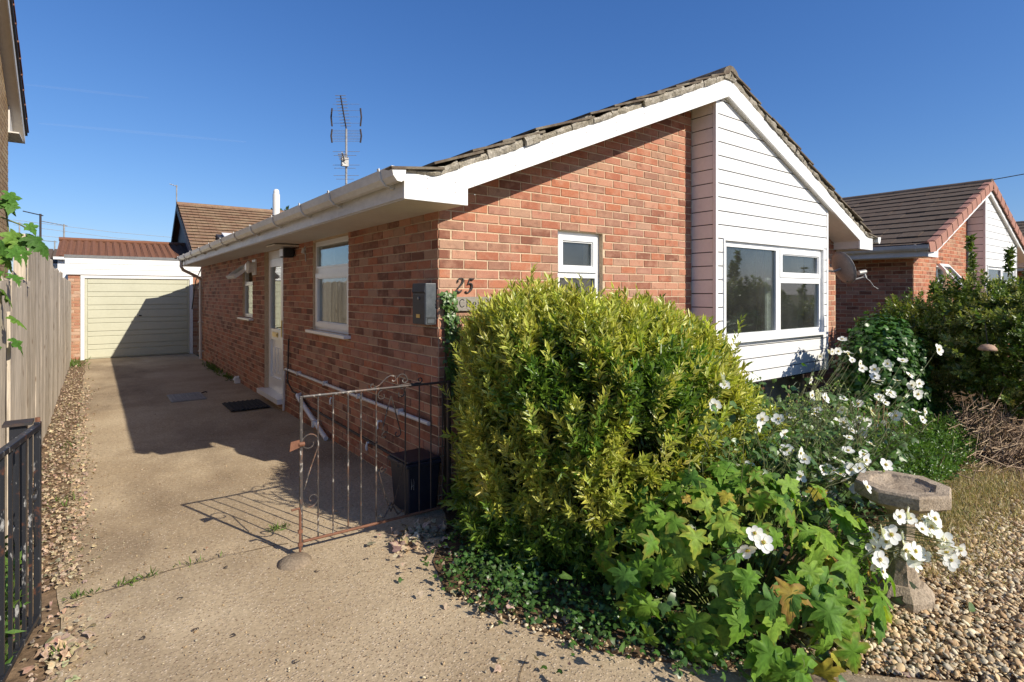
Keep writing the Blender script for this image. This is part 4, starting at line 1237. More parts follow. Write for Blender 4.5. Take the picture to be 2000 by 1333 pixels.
# the neighbour's vent light, propped open
nb = [o for o in COL.objects if o.name == 'bungalow.003'] or [o for o in COL.objects if o.name.startswith('bungalow') and o.get('label', '').startswith('next bungalow')]
nb = nb[0] if nb[0].get('label', '').startswith('next') else [o for o in COL.objects if o.get('label', '').startswith('next bungalow')][0]
mb = MB(); an2 = math.radians(38); x0, x1 = 9.8 + 3.30, 9.8 + 3.86
def Q(a, u, t_): return (a, YW - .01 - u * math.sin(an2) - t_ * math.cos(an2), 2.15 - u * math.cos(an2) + t_ * math.sin(an2))
def qb(mb, a0, a1, u0, u1, t0, t1): mb.hexa([Q(a0, u0, t0), Q(a1, u0, t0), Q(a1, u1, t0), Q(a0, u1, t0), Q(a0, u0, t1), Q(a1, u0, t1), Q(a1, u1, t1), Q(a0, u1, t1)])
qb(mb, x0, x1, 0, .07, 0, .05); qb(mb, x0, x1, .48, .56, 0, .05); qb(mb, x0, x0 + .08, .07, .48, 0, .05); qb(mb, x1 - .08, x1, .07, .48, 0, .05)
vs = mb.build('open_sash', M['upvc'], nb)
mb = MB(); qb(mb, x0 + .08, x1 - .08, .07, .48, .02, .028); mb.build('pane', M['glass'], vs)

# ------------------------------------------------------------------ the fence
t = thing('fence', (-.45, 9.5, 0), 'weathered grey feather edge board fence along the left of the drive', 'fence')
rf = random.Random(8)
variants = []
for k in range(10):
    w_ = .128; h = 1.0
    mb = MB(); nz = 10; vs = []
    lx = rf.uniform(-.008, .008)
    for i in range(nz + 1):
        z = i / nz
        dx = .006 * math.sin(z * 5 + k) + lx * z; w1 = .5 * (w_ + .006 * math.sin(z * 7 + k * 2)); by = .005 * math.sin(z * 4 + k * 1.7)
        top = 0
        for (u, tt) in ((-w1, .003), (w1, .017), (w1, -.004), (-w1, -.006)):
            zz2 = z * 1.0 + (rf.uniform(-.012, .012) if i == nz else 0)
            vs.append((tt + by, u + dx, zz2))
    fs = [(i * 4 + a, i * 4 + (a + 1) % 4, (i + 1) * 4 + (a + 1) % 4, (i + 1) * 4 + a) for i in range(nz) for a in range(4)] + [(3, 2, 1, 0), (nz * 4, nz * 4 + 1, nz * 4 + 2, nz * 4 + 3)]
    mb.add(vs, fs); variants.append(mb.mesh('board', M['fence']))
y = 3.9; xf = -.455
bi = 0
while y < 16.75:
    if abs(y - 6.36) < .02: y += .03
    if y < 6.3: h = 1.72 + .02 * math.sin(y * 9) + (rf.uniform(-.06, .02))
    elif y < 9.3: h = 2.03 + rf.uniform(-.025, .02)
    elif y < 12.3: h = 1.95 + rf.uniform(-.03, .02)
    else: h = 1.86 + rf.uniform(-.03, .02)
    m4 = Matrix.Translation((xf + (.006 if bi % 2 else -.004) + rf.uniform(-.006, .008), y, .03)) @ Matrix.Rotation(rf.uniform(-.012, .012), 4, 'X') @ Matrix.Rotation(rf.uniform(-.05, .05), 4, 'Z') @ Matrix.Diagonal((1, 1, h - .03, 1))
    inst('board', variants[rf.randrange(10)], t, m4)
    y += .103 + rf.uniform(-.004, .004); bi += 1
for yy in (3.88, 6.33, 9.3, 12.3, 15.3):
    hh = 2.12 if yy == 6.33 else 1.9
    mb = MB(); mb.box(xf - .09, xf - .012, yy - .055, yy + .055, -.03, hh - .04)
    mb.hexa([(xf - .09, yy - .055, hh - .0399), (xf - .012, yy - .055, hh - .0399), (xf - .012, yy + .055, hh - .0399), (xf - .09, yy + .055, hh - .0399), (xf - .085, yy - .04, hh), (xf - .017, yy - .04, hh), (xf - .017, yy + .04, hh), (xf - .085, yy + .04, hh)])
    mb.build('post', M['fence'], t)
mb = MB()
for z in (.35, 1.0, 1.6): mb.prism([(xf - .012, z), (xf - .06, z), (xf - .06, z + .07)], 'y', 3.9, 16.7)
mb.build('rail', M['fence'], t)
mb = MB(); mb.box(xf + .02, xf + .038, 4.65, 4.69, .0, 1.50); cane = mb.build('batten', M['fence'], None); tag(cane, 'cream upright strip standing against the fence behind the black gate', 'batten')

# ------------------------------------------------------------------ gates
def spiral(c, r0, r1, a0, a1, n=16):
    return [(c[0] + (r0 + (r1 - r0) * i / n) * math.cos(a0 + (a1 - a0) * i / n), c[1] + (r0 + (r1 - r0) * i / n) * math.sin(a0 + (a1 - a0) * i / n)) for i in range(n + 1)]
def on(p, o, d, off=0.0):
    return Vector((o[0] + d[0] * p[0], o[1] + d[1] * p[0], p[1]))
t = thing('gate', (1.02, 3.515, 0), 'rusty half open wrought iron gate with scrolls beside the hedge', 'gate', 'pair of iron drive gates')
o0 = (0, 3.52); dd = (1, -.0, 0)
G3 = lambda x, z, off=0.0: (x, 3.52 - (x - 1.02) * .035 + off, z)
mi, mr, mk = M['iron_rust'], M['rust'], M['iron_dark']
mb = MB(); mb.box(1.009, 1.027, 3.511, 3.529, .035, .983); mb.build('stile', mi, t, bevel=.003)
mb = MB(); mb.box(2.03, 2.056, 3.470, 3.496, .035, .985); mb.build('stile', mk, t, bevel=.003)
mb = MB(); mb.tube([G3(1.03, .976), G3(1.52, .977)], .009, 6); mb.build('rail', mi, t)
mb = MB(); mb.tube([G3(1.522, .977), G3(2.03, .977)], .009, 6); mb.build('rail', mk, t)
mb = MB(); mb.tube([G3(1.03, .085), G3(2.03, .085)], .009, 6); mb.build('rail', mr, t)
for i, x in enumerate((1.121, 1.214, 1.311, 1.396, 1.499, 1.707, 1.812, 1.901, 1.992)):
    mb = MB(); r = .005
    mb.tube([G3(x, .09), G3(x, .35), G3(x, .968)], r, 6)
    if i in (2, 3, 4): mb.lathe([(.004, -.02), (.009, 0), (.004, .02)], G3(x, .53), 6)
    mb.build('bar', mi if i < 5 else mk, t)
def scroll(pts, mat, r=.0046):
    mb = MB(); mb.tube([G3(*p, .0) for p in pts], r, 5); mb.build('scroll', mat, t)
pi = math.pi
# side panel
a = spiral((1.076, .68), .052, .016, pi * .05, -pi * 1.55, 22)
scroll([(1.036, .405), (1.075, .53)] + [(1.122, .66)] + spiral((1.072, .69), .05, .05, 0, pi, 12) + spiral((1.072, .69), .05, .018, pi, pi * 2.0, 12), mi)
scroll([(1.028, .33)] + spiral((1.074, .335), .046, .046, pi, 2 * pi, 10) + spiral((1.085, .335), .035, .012, 0, pi * 1.3, 12), mi)
# crest over the top rail
scroll(spiral((1.475, 1.003), .008, .022, -pi * 1.7, pi * -.1, 10)[::-1] + [], mi)
scroll([(1.48, .984), (1.52, 1.0), (1.57, 1.045), (1.60, 1.058), (1.625, 1.052)] + spiral((1.62, 1.03), .022, .008, pi * .4, -pi * .9, 8), mi)
scroll([(1.652, .99), (1.645, 1.02)] + spiral((1.685, 1.025), .04, .034, pi, pi * .1, 10) + spiral((1.70, 1.02), .024, .008, 0, -pi * 1.5, 10), mi)
scroll([(1.66, .985), (1.72, .99)] + spiral((1.815, 1.01), .022, .008, -pi * .6, pi * 1.4, 12), mk)
for s_, cx in ((1, 1.54), (-1, 1.672)):
    scroll(spiral((cx, .93), .036, .012, pi / 2 if s_ > 0 else pi / 2, pi / 2 + s_ * pi * 1.7, 14), mk)
# centre panel curls and stems
for s_ in (-1, 1):
    scroll([(1.603, .92), (1.603 + s_ * .03, .82), (1.603 + s_ * .06, .70)] + spiral((1.603 + s_ * .045, .66), .028, .01, pi * .2, pi * .2 - s_ * pi * 1.6, 10), mk)
    scroll([(1.603, .14), (1.603 + s_ * .05, .28), (1.603 + s_ * .085, .42)] + spiral((1.603 + s_ * .06, .44), .028, .01, 0, s_ * pi * 1.5, 10), mk)
    scroll([(1.52, .13) if s_ < 0 else (1.69, .13), (1.603 + s_ * .05, .11), (1.603, .20)], mi, .006)
mb = MB(); mb.hexa([(.945, 3.50, .655), (1.004, 3.50, .672), (1.004, 3.508, .672), (.945, 3.508, .655), (.952, 3.50, .712), (1.004, 3.50, .718), (1.004, 3.508, .718), (.952, 3.508, .712)])
mb.tube([(1.0, 3.504, .69), (1.034, 3.504, .69)], .014, 6); mb.build('latch', mr, t)
mb = MB(); mb.tube([(.955, 3.498, .30), (1.0, 3.498, .302), (1.006, 3.498, .27), (1.006, 3.498, -.02)], .0075, 6); mb.box(.994, 1.02, 3.490, 3.507, .15, .17); mb.box(.994, 1.02, 3.490, 3.507, .07, .09); mb.build('drop_bolt', mr, t)
mb = MB()
pr = [(.105, -.03), (.10, .006), (.085, .024), (.06, .038), (.03, .044), (.001, .045)]
mb.lathe(pr, (.965, 3.45, 0), 22); mb.v = [(x + .02 * noise.noise((x * 9, y * 9, 0)), y + .02 * noise.noise((x * 9, y * 9, 5)), z) for x, y, z in mb.v]
o = mb.build('gate_stop', M['kerb'], smooth=True); tag(o, 'rounded concrete mound under the rusty gate bolt', 'gate stop')

t = thing('gate', (-.234, 3.5, 0), 'black flaking iron gate swung open against the fence, bottom left', 'gate', 'pair of iron drive gates')
dg = Vector((-.16, -1, 0)).normalized(); hp = Vector((-.215, 3.515, 0))
def K(a, z): p = hp + dg * a; return (p.x, p.y, z)
ib = M['iron_black']
def kb(mb, a0, a1, z0, z1, w_=.012, n2=Vector((1, -.16, 0)).normalized()):
    q = []
    for z in (z0, z1):
        for a_, s_ in ((a0, -1), (a1, -1), (a1, 1), (a0, 1)):
            p = hp + dg * a_ + n2 * s_ * w_; q.append((p.x, p.y, z))
    mb.hexa(q)
mb = MB(); kb(mb, 0, .026, .03, 1.0, .013); mb.build('stile', ib, t, bevel=.003)
mb = MB(); kb(mb, 1.02, 1.046, .03, 1.0, .013); mb.build('stile', ib, t, bevel=.003)
mb = MB(); kb(mb, .027, 1.019, .965, .99, .015); mb.build('rail', ib, t, bevel=.003)
mb = MB(); kb(mb, .027, 1.019, .06, .085, .012); mb.build('rail', ib, t, bevel=.003)
for i, a_ in enumerate((.12, .215, .31, .40, .50, .60, .69, .785, .88, .96)):
    mb = MB(); kb(mb, a_, a_ + .013, .086, .964, .0065); mb.build('bar', ib, t)
mb = MB(); mb.tube([K(*p) for p in [(.04, .42), (.08, .55)] + spiral((.072, .66), .045, .012, 0, pi * 2.2, 18)], .006, 5); mb.build('scroll', ib, t)
mb = MB(); mb.tube([K(.012, .998), K(.012, 1.02)], .011, 6); mb.build('hinge_pin', M['rust'], t)
t = thing('gate_post', (-.305, 3.74, 0), 'square black iron gate post with flat cap beside the fence', 'gate post')
mb = MB(); mb.box(-.338, -.272, 3.70, 3.775, -.06, .955); mb.build('shaft', ib, t, bevel=.003)
mb = MB(); mb.box(-.362, -.248, 3.675, 3.80, .956, .968); mb.build('cap', M['iron_dark'], t)

# ------------------------------------------------------------------ things on the drive
t = thing('recycling_box', (1.9, 3.85, 0), 'dark navy plastic recycling box behind the rusty gate', 'bin')
def taper(mb, x0, x1, y0, y1, z0, z1, d): mb.hexa([(x0 + d, y0 + d, z0), (x1 - d, y0 + d, z0), (x1 - d, y1 - d, z0), (x0 + d, y1 - d, z0), (x0, y0, z1), (x1, y0, z1), (x1, y1, z1), (x0, y1, z1)])
mb = MB(); taper(mb, 1.79, 2.06, 3.63, 3.93, .012, .365, .022); mb.build('tub', M['navy'], t, bevel=.012)
mb = MB(); mb.box(1.775, 2.072, 3.615, 3.945, .355, .385); mb.build('rim', M['navy'], t, bevel=.008)
mb = MB(); mb.box(1.79, 2.06, 3.63, 3.93, .3855, .402); mb.build('lid', M['navy'], t, bevel=.008)
mb = MB()
for p in ([(1.822, .28), (1.828, .235), (1.824, .20)], [(1.839, .275), (1.845, .25), (1.843, .195)], [(1.826, .22), (1.842, .23)]):
    mb.tube([(x, 3.639, z) for x, z in p], .0045, 4, flat=.4)
mb.build('mark', M['mast'], t)
t = thing('drain_cover', (1.14, 9.8, 0), 'pale metal inspection cover set in the drive', 'drain cover')
mb = MB(); mb.box(.90, 1.36, 9.5, 10.18, .0, .022); mb.build('frame', M['cover'], t, bevel=.004)
mb = MB()
for i in range(9):
    for j in range(13): mb.box(.93 + i * .046, .962 + i * .046, 9.53 + j * .049, 9.565 + j * .049, .0225, .027)
mb.build('tread_pattern', M['cover'], t)
mb = MB(); mb.tube([(1.36, 10.0, .03), (1.42, 10.03, .04), (1.44, 10.02, .025)], .01, 5); mb.build('lifting_handle', M['iron_dark'], t)
t = thing('doormat', (1.75, 8.6, 0), 'black rubber doormat in front of the door step', 'doormat')
mb = MB(); bars(mb, ('Y', 0), 0, 1, 0, 1, .1, 0, 1); mb = MB()
mb.box(1.48, 1.98, 8.28, 8.98, .008, .016); mb.build('base', M['mat_rubber'], t)
mb = MB()
for i in range(8): mb.box(1.50 + i * .06, 1.525 + i * .06, 8.30, 8.96, .0165, .028)
mb.build('ribs', M['mat_rubber'], t)
mb = MB(); mb.box(2.0, 2.085, 10.85, 10.95, .0, .07); mb.tube([(2.07, 10.9, .1), (2.02, 10.9, .1), (1.99, 10.9, .05)], .03, 8); o = mb.build('gully_pipe', M['white']); tag(o, 'short white gully pipe at the foot of the wall under the kitchen window', 'pipe')
for i, (x, y) in enumerate([(0.505, 3.954), (1.034, 3.256), (0.363, 3.397), (0.388, 3.04), (0.52, 2.882), (0.178, 3.114), (0.709, 2.513), (1.315, 3.223), (.62, 3.62)]):
    a_ = rf.uniform(0, 6); mb = MB()
    mb.tube([(x + .012 * math.cos(a_ + k * .45), y + .010 * math.sin(a_ + k * .45), .008 + .002 * math.sin(k)) for k in range(11)], [.0018 + .0009 * math.sin(k * .3) for k in range(11)], 5)
    o = mb.build('curled_twig', M['iron_dark']); tag(o, 'small dark curled scrap lying on the bare concrete drive', 'twig', 'curled scraps scattered on the drive')

# ------------------------------------------------------------------ bird bath
t = thing('bird_bath', (3.40, 1.10, 0), 'octagonal stone bird bath standing on the gravel', 'bird bath')
bc = (3.42, 1.12, 0); r8 = math.pi / 8 + .25
def rough(o, amt, sc):
    me = o.data
    for v in me.vertices:
        n3 = noise.noise_vector(v.co * sc); v.co += n3 * amt
    me.update()
def subdiv(o, cuts=2):
    import bmesh
    bm = bmesh.new(); bm.from_mesh(o.data)
    bmesh.ops.subdivide_edges(bm, edges=bm.edges, cuts=cuts, use_grid_fill=True)
    bm.to_mesh(o.data); bm.free()
mb = MB(); q = 1.0
mb.lathe([(.14, .50), (.205, .535), (.222, .545), (.222, .60), (.214, .612), (.155, .612), (.145, .600), (.10, .582), (.03, .576)], bc, 8, rot=r8)
o = mb.build('bowl', M['stonebath'], t); subdiv(o, 3); rough(o, .0035, 40)
mb = MB(); mb.lathe([(.085, .10), (.064, .18), (.055, .30), (.064, .43), (.09, .497)], bc, 8, rot=r8); o = mb.build('pedestal', M['stonebath'], t); subdiv(o, 2); rough(o, .003, 45)
mb = MB(); mb.lathe([(.150, -.03), (.150, .045), (.135, .065), (.10, .10)], bc, 8, rot=r8); o = mb.build('foot', M['stonebath'], t); subdiv(o, 2); rough(o, .003, 40)
mb = MB(); kd = Vector((.22, -.30, 0)).normalized(); kn = Vector((.30, .22, 0)).normalized()
p0 = Vector((2.33, 1.235, 0)); 
for k in range(4):
    mb = MB(); a0, a1 = p0 + kd * (k * .46), p0 + kd * (k * .46 + .45)
    mb.hexa([tuple(a0 - kn * .03 + Vector((0, 0, -.05))), tuple(a1 - kn * .03 + Vector((0, 0, -.05))), tuple(a1 + kn * .03 + Vector((0, 0, -.05))), tuple(a0 + kn * .03 + Vector((0, 0, -.05))),
             tuple(a0 - kn * .028 + Vector((0, 0, .028))), tuple(a1 - kn * .028 + Vector((0, 0, .022))), tuple(a1 + kn * .028 + Vector((0, 0, .024))), tuple(a0 + kn * .028 + Vector((0, 0, .03)))])
    o = mb.build('kerb_edging', M['kerb'], bevel=.008); subdiv(o, 1); tag(o, kind='structure')
# overhead wires, vapour trails
def wire(name, pts, r, label, cat, mat):
    mb = MB(); mb.tube(pts, r, 5); o = mb.build(name, mat); tag(o, label, cat)
wire('overhead_wire', [(15.3, 3.6, 4.0), (17.5, 1.2, 4.55), (21, -2.5, 5.4)], .010, 'single black wire running from the next bungalow gable', 'wire', M['black'])
for k, (z0, z1) in enumerate(((6.1, 5.6), (5.8, 5.15), (5.3, 4.9))):
    wire('overhead_wire', [(-4, 46, z0), (1, 47, (z0 + z1) / 2 - .1), (6.5, 48, z1)], .012, ('topmost', 'middle', 'lowest')[k] + ' of the faint distant wires above the ribbed roof', 'wire', M['mast'])

# ------------------------------------------------------------------ planting
rng = np.random.default_rng(7)
def col(c, n, var=.18):
    c = np.array(c, float)
    return np.clip(c[None] * (1 + rng.normal(size=(n, 1)) * var) + rng.normal(size=(n, 3)) * c[None] * var * .3, .002, 1)
def sprigs(bag, P, D, nl, length, ll, lw, mid, edge, tip_mix=None):
    """whorls of leaves up short shoots"""
    n = len(P); D = norm(D)
    a = norm(np.cross(D, rng.normal(size=(n, 3)))); b = np.cross(D, a)
    for k in range(nl):
        f = (k + .5) / nl
        ang = 2.4 * k + rng.random(n) * 1.2
        rad = a * np.cos(ang)[:, None] + b * np.sin(ang)[:, None]
        th = np.radians(72 - 50 * f + rng.normal(size=n) * 9)
        d = D * np.cos(th)[:, None] + rad * np.sin(th)[:, None]
        p = P + D * (length * f)[:, None]
        L = ll * (1.0 - .35 * abs(f - .45)) * rng.uniform(.75, 1.2, n)
        V, T, C = leaves_np(p, d, L, L * lw, rng, mid * (0.9 + .25 * f), edge * (0.85 + .3 * f), up=D)
        bag.add(V, T, C)

# variegated golden hedge: a rounded, bulging bush
HC = np.array([2.96, 2.78, 0])
def hedge_surface(u, v):
    """u: angle, v: 0 base .. 1 top -> point, normal"""
    z = v
    pw = 3.5 + 1.2 * np.cos(u - 2.6)
    q = np.clip((z - .45) / .56, 0, 1)
    prof = np.where(z < .32, .88 + .12 * np.sqrt(np.clip(z / .32, 0, 1)), np.clip(1 - q ** pw, 0, 1) ** (1 / np.minimum(pw, 2.8)))
    bul = 1 + .065 * np.sin(3 * u + 1.2) + .05 * np.sin(7 * u + 4 * v + .5) * np.sin(5 * v + u) + .05 * np.sin(13 * u - 9 * v) * np.sin(11 * v + 2 * u)
    return prof * bul
n = 6400
u = rng.uniform(0, 2 * np.pi, n); v = np.concatenate([rng.uniform(.06, 1.0, int(n * .68)), rng.beta(6, 1.3, n - int(n * .68))]); v = np.clip(v, 0.04, .999)
HR, HH = .99, 1.36
r_ = hedge_surface(u, v) * HR
stretch = 1 + .10 * np.cos(u + .3) * 1
def hp_(u, v, k=1.0):
    r = hedge_surface(u, v) * HR * k
    hh = HH * (1.0 + .02 * np.sin(2 * u + 1) - .06 * np.cos(u + .6)) * (1 + .035 * np.sin(9 * u + 13 * v) * (v > .6))
    return np.stack([HC[0] + r * np.cos(u) * 1.06, HC[1] + r * np.sin(u) * .84, v * hh * (0.5 + 0.5 * k) + .06], 1)
p = hp_(u, v, 1.0)
e = 1e-3
nu = norm(np.cross(hp_(u + e, v) - p, hp_(u, np.clip(v + e, 0, 1.0)) - p + 1e-9))
sgn = np.sign(((p - np.array([HC[0], HC[1], .7])) * nu).sum(1))[:, None]; nu = nu * sgn
p = p - nu * rng.uniform(.02, .13, n)[:, None]
D = nu * .75 + np.array([.05, -.1, .80]) + rng.normal(size=(n, 3)) * .28
patch = -.03 + np.array([noise.noise((q[0] * 2.6, q[1] * 2.6, q[2] * 2.6)) + .5 * noise.noise((q[0] * 7, q[1] * 7, q[2] * 7)) for q in p])
hole = np.array([noise.noise((q[0] * 5 + 7, q[1] * 5, q[2] * 4.5)) for q in p])
keep = (hole > -.16) | (rng.random(n) < .16) | (v > .9)
p, D, u, v, patch = p[keep], D[keep], u[keep], v[keep], patch[keep]; n = len(p)
gold = (patch > -.12 + rng.normal(size=n) * .12) | ((v > .86) & (rng.random(n) < .8))
bag = LeafBag()
ln = rng.uniform(.10, .21, n) * (1 + .25 * (v > .85))
gi = np.where(gold)[0]; gr = np.where(~gold)[0]
sprigs(bag, p[gi], D[gi], 15, ln[gi], .077, .30, col((.27, .33, .035), len(gi), .25), col((.72, .68, .15), len(gi), .2))
sprigs(bag, p[gr], D[gr], 14, ln[gr], .066, .32, col((.085, .18, .022), len(gr), .2), col((.19, .29, .035), len(gr), .22))
ns = 420
us, vs_ = rng.uniform(0, 2 * np.pi, ns), rng.uniform(.15, .98, ns)
ps = hp_(us, vs_, .97); ds = norm(ps - np.array([HC[0], HC[1], .5])) * .45 + np.array([.03, -.08, 1.0]) + rng.normal(size=(ns, 3)) * .18
st_ = rng.random(ns) < .14
ps[st_] = ps[st_] + norm(ps[st_] - np.array([HC[0], HC[1], .5])) * .05
sprigs(bag, ps[st_], ds[st_] + rng.normal(size=(st_.sum(), 3)) * .25, 30, rng.uniform(.32, .46, st_.sum()), .066, .28, col((.17, .25, .03), st_.sum(), .25), col((.60, .58, .13), st_.sum(), .2))
sprigs(bag, ps, ds, 22, rng.uniform(.16, .30, ns) * np.where(vs_ > .8, .75, 1), .076, .29, col((.28, .34, .04), ns, .22), col((.74, .70, .18), ns, .16))
nb_ = 900
ub, vb = rng.uniform(0, 2 * np.pi, nb_), rng.uniform(.0, .16, nb_)
pb = hp_(ub, vb, 1.0) + rng.normal(size=(nb_, 3)) * .04; pb[:, 2] = np.maximum(pb[:, 2] - .05, .01)
db = np.stack([np.cos(ub), np.sin(ub), np.full(nb_, .35)], 1) + rng.normal(size=(nb_, 3)) * .4
sprigs(bag, pb, db, 13, rng.uniform(.09, .18, nb_), .066, .32, col((.10, .20, .025), nb_, .22), col((.26, .36, .05), nb_, .25))
# the bush sprawls lower towards the flower bed
n3 = 1500
d3 = norm(rng.normal(size=(n3, 3)) + np.array([.3, -.3, .2])); d3[:, 2] = np.where(d3[:, 2] < -.5, -d3[:, 2], d3[:, 2])
l3 = np.array([1 + .22 * noise.noise((q[0] * 2.5, q[1] * 2.5, q[2] * 2.5)) + .12 * noise.noise((q[0] * 6, q[1] * 6, q[2] * 6)) for q in d3])
p3_ = np.array([3.62, 2.62, .46]) + d3 * np.array([.50, .55, .46]) * (l3 * rng.uniform(.85, 1.02, n3))[:, None]; p3_[:, 2] = np.maximum(p3_[:, 2], .03)
g3 = rng.random(n3) < .55
for sel, mc, ec in ((g3, (.27, .33, .035), (.70, .66, .14)), (~g3, (.085, .18, .022), (.19, .29, .035))):
    sprigs(bag, p3_[sel], (d3 * .6 + np.array([.05, -.1, .75]) + rng.normal(size=(n3, 3)) * .3)[sel], 14, rng.uniform(.09, .2, sel.sum()), .072, .30, col(mc, sel.sum(), .25), col(ec, sel.sum(), .2))
# older leaves further in
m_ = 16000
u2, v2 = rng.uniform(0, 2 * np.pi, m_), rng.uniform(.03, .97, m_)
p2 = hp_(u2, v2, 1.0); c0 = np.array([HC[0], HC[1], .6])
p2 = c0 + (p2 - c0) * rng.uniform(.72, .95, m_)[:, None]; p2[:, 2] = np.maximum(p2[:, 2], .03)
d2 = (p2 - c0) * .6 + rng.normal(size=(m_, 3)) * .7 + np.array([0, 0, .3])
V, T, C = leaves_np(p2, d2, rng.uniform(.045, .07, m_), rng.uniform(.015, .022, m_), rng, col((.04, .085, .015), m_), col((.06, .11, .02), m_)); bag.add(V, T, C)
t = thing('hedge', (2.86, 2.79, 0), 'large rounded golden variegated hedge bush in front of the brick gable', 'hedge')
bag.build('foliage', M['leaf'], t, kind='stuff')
mb = MB(); rh = random.Random(4)
for i in range(60):
    a_ = rh.uniform(0, 6.28); b_ = rh.uniform(.2, .85); q = (2.86 + .2 * math.cos(a_), 2.79 + .2 * math.sin(a_), 0)
    e_ = (2.86 + b_ * math.cos(a_), 2.79 + b_ * .8 * math.sin(a_), rh.uniform(.4, 1.4))
    mb.tube([q, ((q[0] * .4 + e_[0] * .6), (q[1] * .4 + e_[1] * .6), e_[2] * .5), e_], [.012, .008, .003], 5, (.10, .07, .04))
mb.build('branches', M['twig'], t, kind='stuff')

# ivy on the corner of the wall
def flat_leaves(bag, P, N, size, c0, c1, tipdir=None):
    """ivy leaves lying against a surface with normal N; five-cornered"""
    n = len(P); N = norm(N)
    td = (rng.normal(size=(n, 3)) + np.array([0, 0, -.9])) if tipdir is None else tipdir
    T_ = norm(td - N * (td * N).sum(1, keepdims=True)); B = np.cross(N, T_)
    shp = np.array([[0, 0], [-.42, .12], [-.50, .42], [-.2, .55], [0, 1.0], [.2, .55], [.50, .42], [.42, .12], [0, .42]])
    lift = np.array([0, -.06, -.10, .0, -.12, .0, -.10, -.06, .03])
    s = size[:, None, None]
    V = P[:, None] + (B[:, None] * shp[None, :, :1] + T_[:, None] * shp[None, :, 1:]) * s + N[:, None] * lift[None, :, None] * s
    T = np.array([[8, i, (i + 1) % 8] for i in range(8)])[None] + (np.arange(n) * 9)[:, None, None]
    C = np.repeat(c0[:, None], 9, 1); C[:, 8] = c1
    bag.add(V.reshape(-1, 3), T.reshape(-1, 3), C.reshape(-1, 3))
bag = LeafBag(); n = 330
z = rng.uniform(.75, 1.62, n); x = 2.10 + rng.beta(1.3, 2.2, n) * (.10 + .13 * np.clip((1.45 - z) / .5, 0, 1)) + .04
x = np.where(z > 1.5, 2.11 + rng.uniform(0, .10, n), x)
P_ = np.stack([x, YW - rng.uniform(.012, .07, n), z], 1)
flat_leaves(bag, P_, np.array([[0, -1, .25]]) + rng.normal(size=(n, 3)) * .35, rng.uniform(.025, .055, n), col((.095, .20, .04), n, .25), col((.19, .29, .09), n, .2))
t = thing('ivy', (2.15, YW - .03, 1.2), 'small leaved ivy climbing the sunny brick corner below the plaque', 'ivy')
bag.build('leaves', M['leaf'], t, kind='stuff')
mb = MB()
for k in range(5): mb.tube([(2.12 + k * .02, YW - .012, .0), (2.15 - k * .01, YW - .014, .8), (2.13 + k * .018, YW - .012, 1.55)], .004, 5, (.12, .08, .05))
mb.build('stem', M['twig'], t)

# ivy creeping over the bed edge in the hedge's shade
bag = LeafBag(); n = 2700
cen = [(1.80, 2.74), (1.84, 2.40), (1.98, 2.02), (2.10, 1.80), (1.98, 3.0), (2.25, 2.25), (2.5, 1.95), (1.88, 2.52), (2.05, 2.6), (2.2, 1.62), (1.72, 2.62), (1.78, 2.28), (1.92, 1.88), (2.15, 1.5), (2.35, 1.32)]
ci = rng.integers(0, len(cen), n)
P_ = np.array(cen)[ci] + rng.normal(size=(n, 2)) * .115
P_ = np.c_[P_, rng.uniform(.02, .11, n)]
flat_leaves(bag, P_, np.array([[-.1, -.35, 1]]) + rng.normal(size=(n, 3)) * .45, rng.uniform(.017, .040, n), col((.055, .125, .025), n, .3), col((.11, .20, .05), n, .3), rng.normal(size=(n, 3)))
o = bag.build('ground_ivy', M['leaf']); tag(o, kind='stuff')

# ---- broad lobed leaves, shared shapes
half = [(.10, -.07), (.27, -.15), (.47, -.10), (.40, .05), (.33, .14), (.55, .20), (.72, .40), (.53, .41), (.42, .50), (.26, .46), (.34, .66), (.23, .72), (.22, .90), (.11, .92), (.07, 1.05)]
outline = [(0, 0)] + half + [(0, 1.18)] + [(-x_, y_) for x_, y_ in half[::-1]]
def big_leaf(name, tone, edge, seed, droop=.22, mat='leaf_big'):
    r = random.Random(seed); fold = r.uniform(-.12, .30)
    ctr = (0, .36)
    rib = {3: 1, 5: 1, 7: 1, 11: 1, 16: 1, 21: 1, 25: 1, 27: 1, 29: 1}
    V = [(0, .30, .02)]
    C = [tone]
    inner, outer = [], []
    N = len(outline)
    for i, (x_, y_) in enumerate(outline):
        x_ *= 1 + r.uniform(-.08, .08); y_ *= 1 + r.uniform(-.05, .05)
        rr = x_ * x_ + (y_ - .2) ** 2
        notch = i in (4, 5, 9, 10, 22, 23, 27, 28)
        zz = -droop * rr + fold * abs(x_) + r.uniform(-.03, .03) + (.02 if notch else -.012) + .06 * math.sin(x_ * 7 + seed)
        m = .55
        V.append((x_ * m, .30 + (y_ - .30) * m, zz * .45 + (.035 if i % 2 else -.012)))
        inner.append(len(V) - 1); C.append(tuple(t_ * (.84 if notch else 1.2 if i in (2, 7, 14, 16, 18, 25, 30) else 1.0) for t_ in tone))
        V.append((x_, y_, zz)); outer.append(len(V) - 1); C.append(edge)
    F = []
    for i in range(N):
        j = (i + 1) % N
        F += [(0, inner[i], inner[j]), (inner[i], outer[i], outer[j]), (inner[i], outer[j], inner[j])]
    return fast_mesh(name, V, F, C, M[mat])
LG = [((.14, .27, .035), (.17, .31, .04)), ((.10, .215, .03), (.13, .25, .035)), ((.19, .32, .05), (.24, .36, .06)), ((.075, .17, .035), (.095, .20, .04)), ((.16, .29, .04), (.13, .22, .03)), ((.22, .33, .05), (.30, .33, .05)), ((.12, .24, .03), (.20, .20, .04))]
